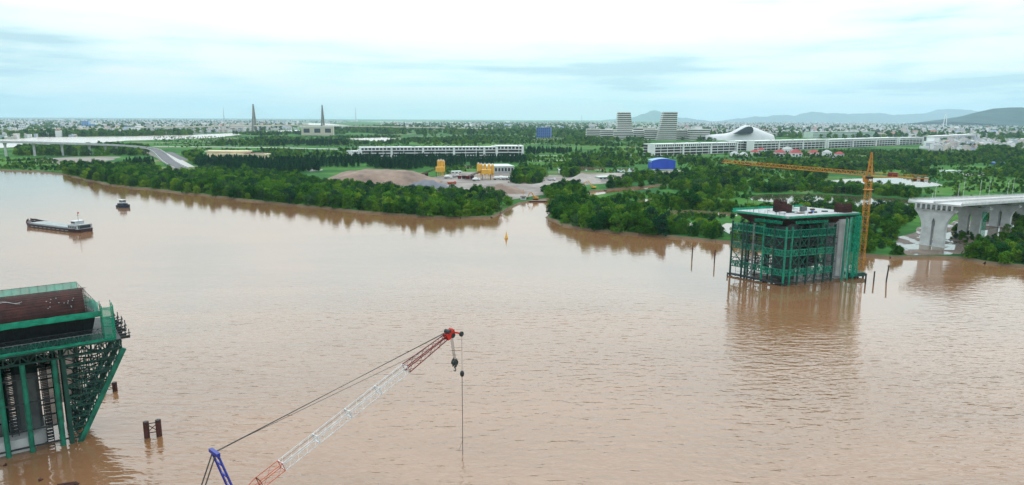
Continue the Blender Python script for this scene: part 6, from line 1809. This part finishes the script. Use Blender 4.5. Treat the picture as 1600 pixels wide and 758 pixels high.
for a in ((706, 288, .3, 'red', 'red-orange tipper truck alone on the yard below the silos'), (700, 279, .1, 'mixer', 'white mixer truck right below the three-silo group'), (712, 277, 1.0, 'tip', 'grey tipper truck between the two silo groups'),
          (777, 281, .2, 'mixer', 'white mixer truck just right of the large silo group'), (784, 280, .4, 'mixer', 'white mixer truck in the parked row, second place'), (790, 281, .1, 'mixer', 'white mixer truck in the parked row, third place'),
          (796, 280.5, .5, 'mixer', 'white mixer truck at the right end of the parked row'), (733, 280, 0, 'tip', 'grey tipper by the red hoppers'), (862, 283, .3, 'tip', 'pale tipper truck at the foot of the pale stone heap'), (744, 283, .6, 'mixer', 'white mixer truck in front of the red hoppers')): truck(*a)
def excavator(name, loc, rz, label, m, reach=1.0):
    t_ = thing(name, label, 'excavator', loc, rz)
    for y in (-1.2, 1.2):
        pts = [(2.0 * max(-1, min(1, 1.3 * math.cos(k * math.tau / 12))), .5 + .5 * math.sin(k * math.tau / 12)) for k in range(12)]
        MB().loft([[(x, y + e, z) for x, z in pts] for e in (-.3, .3)]).build('track', M['tyre'], t_)
    MB().box(-2.2, 1.6, -1.3, 1.3, 1.1, 2.4).build('house', M[m], t_); c_ = MB().box(.3, 1.7, .3, 1.3, 2.4, 3.4).build('cab', M[m], t_)
    MB().box(1.7, 1.74, .4, 1.2, 2.5, 3.3).build('cab_window', M['glass_dark'], c_)
    k = reach; a, b_, c2_, d_ = Vector((1.4, -.3, 1.8)), Vector((4.0 * k, -.3, 6.2 * k)), Vector((6.2 * k, -.3, 6.0 * k)), Vector((8.4 * k, -.3, 1.6))
    MB().bar(a, b_, .45, .7).bar(b_, c2_, .4, .6).build('boom', M[m], t_); MB().bar(c2_, d_, .32, .5).build('stick', M[m], t_)
    MB().hexa([(d_.x - .5, -.9, d_.z - 1.2), (d_.x + .4, -.9, d_.z - 1.2), (d_.x + .4, .3, d_.z - 1.2), (d_.x - .5, .3, d_.z - 1.2), (d_.x - .7, -.9, d_.z), (d_.x + .2, -.9, d_.z), (d_.x + .2, .3, d_.z), (d_.x - .7, .3, d_.z)]).build('bucket', M['black_steel'], t_)
    return t_
def pontoon(px, py, L, W, rz, label, name='pontoon'):
    t_ = thing(name, label, 'pontoon', G(px, py), rz)
    MB().loft([[(-L / 2 * s, -W / 2, z), (L / 2 * s, -W / 2, z), (L / 2 * s, W / 2, z), (-L / 2 * s, W / 2, z)] for z, s in ((-.6, .92), (1.0, 1.0))]).build('hull', M['rust_pile'], t_)
    MB().box(-L / 2 + .3, L / 2 - .3, -W / 2 + .3, W / 2 - .3, 1.01, 1.06).build('deck', M['sand'], t_)
pontoon(829, 315, 26, 8, .12, 'flat rusty dredging pontoon moored at the mouth of the inlet')
p = G(833, 314.5); excavator('excavator', (p.x + 2, p.y, 1.07), 2.6, 'orange excavator on the dredging pontoon at the inlet mouth', 'orange', .9)
dc = thing('deck_cabin', 'small white cabin with mast on the dredging pontoon', 'cabin', (p.x - 8, p.y + .5, 1.07), .1)
MB().box(-2, 2, -1.5, 1.5, 0, 2.6).build('wall', M['boat_white'], dc); MB().box(-2.3, 2.3, -1.8, 1.8, 2.6, 2.8).build('roof', M['rust_pile'], dc); MB().cyl((0, 0, 2.8), (0, 0, 8.5), .14, n=6).build('mast', M['orange'], dc); MB().box(-1.4, 1.4, -1.56, -1.5, 1.2, 2.1).build('window_row', M['glass_dark'], dc)
pontoon(931, 297.5, 20, 7, -.1, 'low pontoon with an excavator farther up the inlet')
p = G(929, 297); excavator('excavator', (p.x - 1, p.y, 1.07), 2.9, 'yellow long-arm excavator on the pontoon up the inlet', 'yellow', 1.15)

# dead bare tree leaning over the water at the tip of the belt
dt = tag(MB().build('x', M['bark']), '', '') if False else None
mb = MB()
def branch(p, d, L, r_, depth_):
    q = p + d * L; mb.cyl(p, q, r_, r_ * .65, 5)
    if depth_:
        for k in range(3):
            nd = (d + Vector((rng.uniform(-.7, .9), rng.uniform(-.6, .6), rng.uniform(-.35, .5)))).normalized(); branch(q, nd, L * rng.uniform(.6, .85), r_ * .6, depth_ - 1)
branch(Vector((0, 0, 0)), Vector((.35, 0, 1)).normalized(), 2.6, .24, 3); branch(Vector((0, 0, 0)), Vector((1, .1, .55)).normalized(), 3.2, .2, 3)
o = mb.build('dead_tree', M['bark']); o.location = G(781, 334, .4); tag(o, 'bare grey dead tree leaning over water at the tip of the mangrove belt', 'dead tree')

# ================================================================== BOATS AND BUOY
s_ = G(136, 362.5); b0 = G(47, 351.5)
ba = thing('cargo_barge', 'long laden river barge with grey hatch and white stern house', 'cargo ship', (s_ + b0) / 2, math.atan2((b0 - s_).y, (b0 - s_).x))
HL = (b0 - s_).length / 2
def hull(mbw, secs, z_keel=-.8):
    rows = []
    for x, w, zt in secs: rows.append([(x, -w * .86, z_keel), (x, w * .86, z_keel), (x, w, zt), (x, -w, zt)])
    return mbw.loft(rows)
hull(MB(), [(-HL, 3.6, 2.0), (-HL + 2, 4.8, 1.7), (-HL + 8, 5.2, 1.5), (0, 5.2, 1.5), (HL - 9, 5.2, 1.6), (HL - 4, 4.2, 2.1), (HL - 1.2, 2.1, 2.7), (HL, .5, 3.0)]).build('hull', M['hull_dark'], ba)
mb = MB()
for y in (-1, 1):
    pts = [(-HL + 3, 4.85, 1.7), (-HL + 8, 5.22, 1.5), (0, 5.22, 1.5), (HL - 9, 5.22, 1.6), (HL - 4, 4.2, 2.1), (HL - 1.2, 2.1, 2.7), (HL, .5, 3.0)]
    for i in range(len(pts) - 1):
        mb.bar((pts[i][0], y * pts[i][1], pts[i][2] + .25), (pts[i + 1][0], y * pts[i + 1][1], pts[i + 1][2] + .25 + (.4 if i > 3 else 0)), .18, .5 if i < 3 else .9)
mb.build('bulwark', M['hull_dark'], ba)
mb = MB()
for i in range(9): mb.box(-HL + 9 + i * 4.2, -HL + 11.6 + i * 4.2, -5.27, -5.2, .55, .95); mb.box(-HL + 9 + i * 4.2, -HL + 11.6 + i * 4.2, 5.2, 5.27, .55, .95)
mb.build('rubbing_strake', M['deck_grey'], ba)
for k in range(3):
    x0 = -HL + 11.5 + k * (2 * HL - 19) / 3; x1 = x0 + (2 * HL - 19) / 3 - .35
    MB().hexa([(x0, -4.2, 1.5), (x1, -4.2, 1.5), (x1, 4.2, 1.5), (x0, 4.2, 1.5), (x0, -4.0, 2.5), (x1, -4.0, 2.5), (x1, 4.0, 2.5), (x0, 4.0, 2.5)]).build('hatch_cover', M['deck_grey'], ba)
MB().box(-HL + 2, -HL + 10.5, -4.2, 4.2, 1.72, 3.7).build('deck_house', M['boat_white'], ba)
MB().box(-HL + 1.4, -HL + 11, -4.6, 4.6, 3.7, 3.85).build('boat_deck', M['deck_grey'], ba)
wh_ = MB().box(-HL + 6, -HL + 10, -2.6, 2.6, 3.85, 5.9).build('wheelhouse', M['boat_white'], ba)
MB().box(-HL + 10, -HL + 10.06, -2.4, 2.4, 4.7, 5.6).box(-HL + 6.3, -HL + 9.7, -2.66, -2.6, 4.7, 5.6).box(-HL + 6.3, -HL + 9.7, 2.6, 2.66, 4.7, 5.6).build('window_row', M['glass_dark'], wh_)
MB().box(-HL + 5.4, -HL + 10.8, -3.1, 3.1, 5.9, 6.05).build('roof', M['boat_white'], wh_)
mb = MB()
for i in range(5): mb.box(-HL + 2.6 + i * 1.6, -HL + 3.7 + i * 1.6, -4.26, -4.2, 2.2, 3.3); mb.box(-HL + 2.6 + i * 1.6, -HL + 3.7 + i * 1.6, 4.2, 4.26, 2.2, 3.3)
mb.box(-HL + 1.94, -HL + 2, -3.6, 3.6, 2.0, 3.7); mb.build('window_row', M['glass_dark'], ba)
MB().cyl((-HL + 7, 0, 6.05), (-HL + 7, 0, 11.2), .1, n=6).bar((-HL + 7, -1, 9.2), (-HL + 7, 1, 9.2), .1).build('mast', M['cable'], ba)
MB().add([(-HL + 6.9, 0, 10.2), (-HL + 5.4, .25, 10.2), (-HL + 5.4, .2, 11.1), (-HL + 6.9, 0, 11.1)], [(0, 1, 2, 3)]).add([(-HL + 6.9, .03, 10.2), (-HL + 5.4, .28, 10.2), (-HL + 5.4, .23, 11.1), (-HL + 6.9, .03, 11.1)], [(3, 2, 1, 0)]).build('flag', M['flag_red'], ba)
MB().box(-HL + .6, -HL + 4, -3.8, 3.8, 4.2, 4.32).bar((-HL + .8, -3.6, 2), (-HL + .8, -3.6, 4.2), .12).bar((-HL + .8, 3.6, 2), (-HL + .8, 3.6, 4.2), .12).build('awning', M['deck_grey'], ba)
MB().bar((HL - 4.5, 0, 2.2), (HL - 4.5, 0, 4.4), .15).box(HL - 5.5, HL - 3.5, -.8, .8, 2.2, 2.9).build('anchor_winch', M['black_steel'], ba)

tg = thing('tug_boat', 'small dark tug with white wheelhouse and mast, alone on the river', 'boat', G(193.5, 324), R(-24))
hull(MB(), [(-6, 1.9, 1.6), (-4, 2.4, 1.3), (0, 2.6, 1.3), (3, 2.3, 1.7), (5.2, 1.2, 2.3), (6, .3, 2.6)]).build('hull', M['hull_blue'], tg)
mb = MB()
for x in (-4.5, -2.6, -.6, 1.4):
    for y in (-2.62, 2.62): mb.cyl((x, y, .9), (x, y * 1.06, .9), .42, n=10)
mb.build('fender_tyres', M['tyre'], tg)
MB().box(-4.4, 2.2, -1.8, 1.8, 1.32, 2.9).build('deck_house', M['hull_blue'], tg)
w2 = MB().box(-2.6, .8, -1.5, 1.5, 3.1, 5.3).build('wheelhouse', M['boat_white'], tg)
MB().box(.8, .85, -1.3, 1.3, 4.1, 5.0).box(-2.2, .5, -1.55, -1.5, 4.1, 5.0).box(-2.2, .5, 1.5, 1.55, 4.1, 5.0).build('window_row', M['glass_dark'], w2)
MB().box(-4.6, 1.4, -1.9, 1.9, 5.3, 5.5).build('roof', M['boat_white'], w2)
MB().box(-3.6, 1.4, -1.86, -1.8, 1.9, 2.6).box(-3.6, 1.4, 1.8, 1.86, 1.9, 2.6).build('port_holes', M['glass_dark'], tg)
MB().cyl((-1, 0, 5.5), (-1, 0, 9.2), .08, n=6).build('mast', M['cable'], tg); MB().cyl((-3.4, 0, 3.1), (-3.4, 0, 5.2), .4, n=10).build('funnel', M['hull_blue'], tg)

by = thing('buoy', 'yellow conical channel buoy floating off the inlet', 'buoy', G(791, 372.5))
MB().cyl((0, 0, -.4), (0, 0, .55), 1.0, n=14).build('float', M['yellow'], by)
MB().cyl((0, 0, .55), (0, 0, 2.9), .75, .22, 10).build('tower', M['yellow'], by)
MB().cyl((0, 0, 2.9), (0, 0, 3.9), .3, .05, 10).build('top_mark', M['yellow'], by)
# ================================================================== THE TOWN
PAL = [(0.66, 0.66, 0.66), (0.58, 0.58, 0.57), (0.62, 0.60, 0.54), (0.50, 0.50, 0.50), (0.70, 0.70, 0.71), (0.55, 0.48, 0.46), (0.42, 0.46, 0.54), (0.60, 0.52, 0.48)]
tm = bpy.data.materials.new('town_render'); tm.use_nodes = True
t = tm.node_tree; b = t.nodes['Principled BSDF']; b.inputs['Roughness'].default_value = .85
at = t.nodes.new('ShaderNodeAttribute'); at.attribute_name = 'tint'
t.links.new(at.outputs['Color'], b.inputs['Base Color'])
ROOFS = [(0.34, 0.33, 0.33), (0.42, 0.42, 0.43), (0.30, 0.16, 0.13), (0.24, 0.29, 0.38), (0.48, 0.47, 0.45), (0.28, 0.27, 0.27), (0.40, 0.40, 0.41), (0.36, 0.34, 0.33)]
class Town(MB):
    def __init__(self): super().__init__(); self.c = []
    def _n(self, c): self.c += [c] * (len(self.f) - len(self.c))
    def house(self, x, y, w, d, h, a, wall, roof, kind, z=LAND, windows=True):
        self.rbox((x, y), w, d, z - .3, z + h, a); self._n(wall)
        ca, sa = math.cos(a), math.sin(a)
        def W(p, q, r_): return (x + p * ca - q * sa, y + p * sa + q * ca, z + r_)
        if kind == 0:      # gable
            e = .4; k = w * .28
            self.add([W(-w / 2 - e, -d / 2 - e, h), W(w / 2 + e, -d / 2 - e, h), W(w / 2 + e, d / 2 + e, h), W(-w / 2 - e, d / 2 + e, h), W(-w / 2 - e, 0, h + k), W(w / 2 + e, 0, h + k)], [(0, 1, 5, 4), (2, 3, 4, 5), (0, 4, 3), (1, 2, 5), (3, 2, 1, 0)]); self._n(roof)
        elif kind == 1:    # flat roof with stair hut
            self.rbox((x, y), w + .5, d + .5, z + h, z + h + .5, a); self._n(roof)
            q = W(w * .2, d * .15, 0); self.rbox((q[0], q[1]), w * .4, d * .35, z + h + .5, z + h + 3, a); self._n(wall)
        else:
            self.rbox((x, y), w + .3, d + .3, z + h, z + h + .4, a); self._n(roof)
        if windows:
            for k in range(max(1, int(h / 3.4))):
                for i in range(2):
                    u0 = -w / 2 + w * (.14 + .46 * i); u1 = u0 + w * .26; zz = 3.4 * k
                    self.hexa([W(u0, -d / 2 - .08, zz + 1), W(u1, -d / 2 - .08, zz + 1), W(u1, -d / 2 + .05, zz + 1), W(u0, -d / 2 + .05, zz + 1),
                               W(u0, -d / 2 - .08, zz + 2.5), W(u1, -d / 2 - .08, zz + 2.5), W(u1, -d / 2 + .05, zz + 2.5), W(u0, -d / 2 + .05, zz + 2.5)]); self._n((.05, .06, .08))
    def make(self, name, parent=None):
        o = self.build(name, tm, parent)
        cl = []
        at_ = o.data.attributes.new('tint', 'FLOAT_COLOR', 'FACE')
        for c in self.c: cl += [c[0], c[1], c[2], 1]
        at_.data.foreach_set('color', cl)
        return o
far_river_polys = [[G(x, y, LAND) for x, y in px] for px in (
    [(-260, 224), (-60, 220), (26, 217.5), (58, 214.2), (131, 214.2), (206, 213.6), (300, 211), (352, 208.8), (392, 206.5), (430, 204.6), (466, 202.9), (470, 204.6), (440, 206.8), (400, 209.6), (370, 211.2), (340, 215), (300, 217), (250, 218.6), (197, 220), (150, 223.5), (90, 226.5), (40, 229), (0, 231.5), (-120, 238)],
    [(452, 191.4), (511, 193), (553, 197.2), (586, 199.4), (570, 200.8), (540, 200.2), (521, 202), (515, 199), (480, 195.6)])]
rt = random.Random(21)
def town_points(px, n, dens=None, gs=.0022, thr=-.12, snap=False):
    seen = set()
    poly = [G(x, y, LAND) for x, y in px]
    r0 = min(math.hypot(p.x, p.y) for p in poly); r1 = max(math.hypot(p.x, p.y) for p in poly)
    az = [math.atan2(p.x, p.y) for p in poly]; out = []; tries = 0
    while len(out) < n and tries < n * 40:
        tries += 1
        r_ = r0 * (r1 / r0) ** rt.random(); a = rt.uniform(min(az), max(az)); x, y = r_ * math.sin(a), r_ * math.cos(a)
        if not inside(poly, x, y) or any(inside(q, x, y) for q in far_river_polys): continue
        if mnoise.noise(Vector((x * gs, y * gs, 2.2))) < thr: continue
        if snap:
            ca, sa = math.cos(.28), math.sin(.28); k = 1.0 if r_ < 3500 else 1.8
            u, v = x * ca + y * sa, -x * sa + y * ca
            u = round(u / (12 * k)) * 12 * k + rt.uniform(-2, 2); v = round(v / (38 * k)) * 38 * k + rt.uniform(-3, 3)
            if (round(u), round(v)) in seen: continue
            seen.add((round(u), round(v))); x, y = u * ca - v * sa, u * sa + v * ca
        out.append((x, y))
    return out
ZONES = [
    ('left', [(-40, 214), (40, 213), (310, 209), (460, 202.5), (480, 196.5), (560, 190), (520, 188.5), (300, 187), (0, 186), (-40, 186)], 3600, 'pale house in the far town across the left-hand river', 'houses across the far river'),
    ('right', [(955, 191), (955, 204), (1060, 206), (1060, 214), (1240, 213), (1340, 214), (1640, 216), (1640, 191.8), (1300, 191), (1061, 191)], 4600, 'pale house in the dense town beyond the white blocks', 'houses beyond the white blocks'),
    ('middle', [(600, 202), (760, 203), (960, 205), (960, 191.8), (780, 191), (600, 193)], 1300, 'small pale house on the wide plain left of the striped towers', 'houses on the middle plain'),
    ('edge', [(1440, 236), (1620, 236.5), (1640, 224), (1530, 217), (1452, 224)], 130, 'white town house by the green plain at the right edge', 'white houses at the right edge'),
    ('shore', [(-30, 222), (24, 218.5), (50, 215.5), (120, 214.6), (120, 212.5), (20, 214), (-30, 218)], 30, 'pale house on the near shore of the far left town', 'houses at the left shore'),
]
cand = []
for zn, px, n, lab, grp in ZONES:
    for x, y in town_points(px, n, thr=-.9 if zn in ('edge', 'shore') else -.14, snap=True):
        w = rt.uniform(6, 13) if zn != 'middle' else rt.uniform(7, 16); d = rt.uniform(9, 18)
        h = rt.choice((5, 7, 9, 10, 12, 14)) * rt.uniform(.8, 1.1)
        big_ = rt.random()
        if math.hypot(x, y) > 2600 and big_ < .16: w *= rt.uniform(2, 5); d *= 2; h *= rt.uniform(.7, 1.2)
        if big_ > .985: h *= 2.4; w *= 1.5
        if zn in ('left', 'right'):
            px_, _q = proj((x, y, 5))
            if zn == 'left': lab = 'pale house across the far river, ' + ('at the left picture edge' if px_ < 90 else 'around the light blue tall building' if px_ < 200 else 'between blue building and bridge pylons' if px_ < 390 else 'by the bridge pylons')
            else: lab = 'pale house in the dense right-hand town, ' + ('right behind the striped towers' if px_ < 1120 else 'behind the white shell hall' if px_ < 1230 else 'above the red-roofed villas' if px_ < 1340 else 'above the blank white gable' if px_ < 1480 else 'under the dark hill')
        cand.append((math.hypot(x, y), x, y, w, d, h, rt.choice((.28, .28, .28, .28 + 1.57)) + rt.uniform(-.06, .06), rt.choice(PAL), rt.choice(ROOFS), rt.choice((0, 1, 1, 2)), lab, grp, zn))
cand.sort(key=lambda c: c[0] / (c[3] * c[5]) ** .5)
singles = cand[:296]; mass = cand[296:]
for _, x, y, w, d, h, a, wc, rc, kd, lab, grp, zn in singles:
    tw = Town(); tw.house(0, 0, w, d, h, 0, wc, rc, kd, z=0)
    o = tw.make('town_house'); o.location = (x, y, LAND); o.rotation_euler = (0, 0, a); tag(o, lab, 'house', grp)
tw = Town()
for _, x, y, w, d, h, a, wc, rc, kd, lab, grp, zn in mass: tw.house(x, y, w, d, h, a, wc, rc, kd, windows=False)
tag(tw.make('distant_town'), 'pale sprawl of distant town houses along the horizon', 'town', kind='stuff')
# trees between the houses
tp_ = []
for zn, px, n, lab, grp in ZONES:
    for x, y in town_points(px, int(n * .4), thr=-.6, gs=.004):
        tp_.append((x, y, rt.uniform(.9, 1.5) * (1 if math.hypot(x, y) < 2500 else 1.8), ''))
for px, n in (([(600, 210), (940, 214), (940, 192), (600, 193)], 1500), ([(470, 207), (620, 208), (620, 196), (590, 199)], 350), ([(30, 214.5), (300, 211.5), (300, 210), (30, 212.5)], 260), ([(880, 222), (1120, 221), (1120, 213), (900, 213)], 330), ([(1100, 216), (1640, 216), (1640, 213), (1100, 212)], 260), ([(1530, 240), (1640, 239), (1640, 235), (1530, 234)], 120)):
    for x, y in town_points(px, n, thr=-.35, gs=.003): tp_.append((x, y, rt.uniform(.9, 1.7) * (1 if math.hypot(x, y) < 2500 else 1.6), ''))
instance_field('town_trees', tp_, crowns[:3], 'scattered green trees among the far houses and fields', 'trees')

# ================================================================== HAZE
hz = MB().box(-FAR - 500, FAR + 500, -3000, FAR + 500, -5.0, 860).build('haze', [])
hm = bpy.data.materials.new('haze'); hm.use_nodes = True; hm.node_tree.nodes.clear()
ho = hm.node_tree.nodes.new('ShaderNodeOutputMaterial'); hv = hm.node_tree.nodes.new('ShaderNodeVolumePrincipled')
hv.inputs['Color'].default_value = (0.60, 0.83, 0.96, 1)
hv.inputs['Density'].default_value = 3.8e-5
hv.inputs['Anisotropy'].default_value = 0.2
hm.node_tree.links.new(hv.outputs[0], ho.inputs['Volume'])
hz.data.materials.clear(); hz.data.materials.append(hm)
tag(hz, kind='stuff')
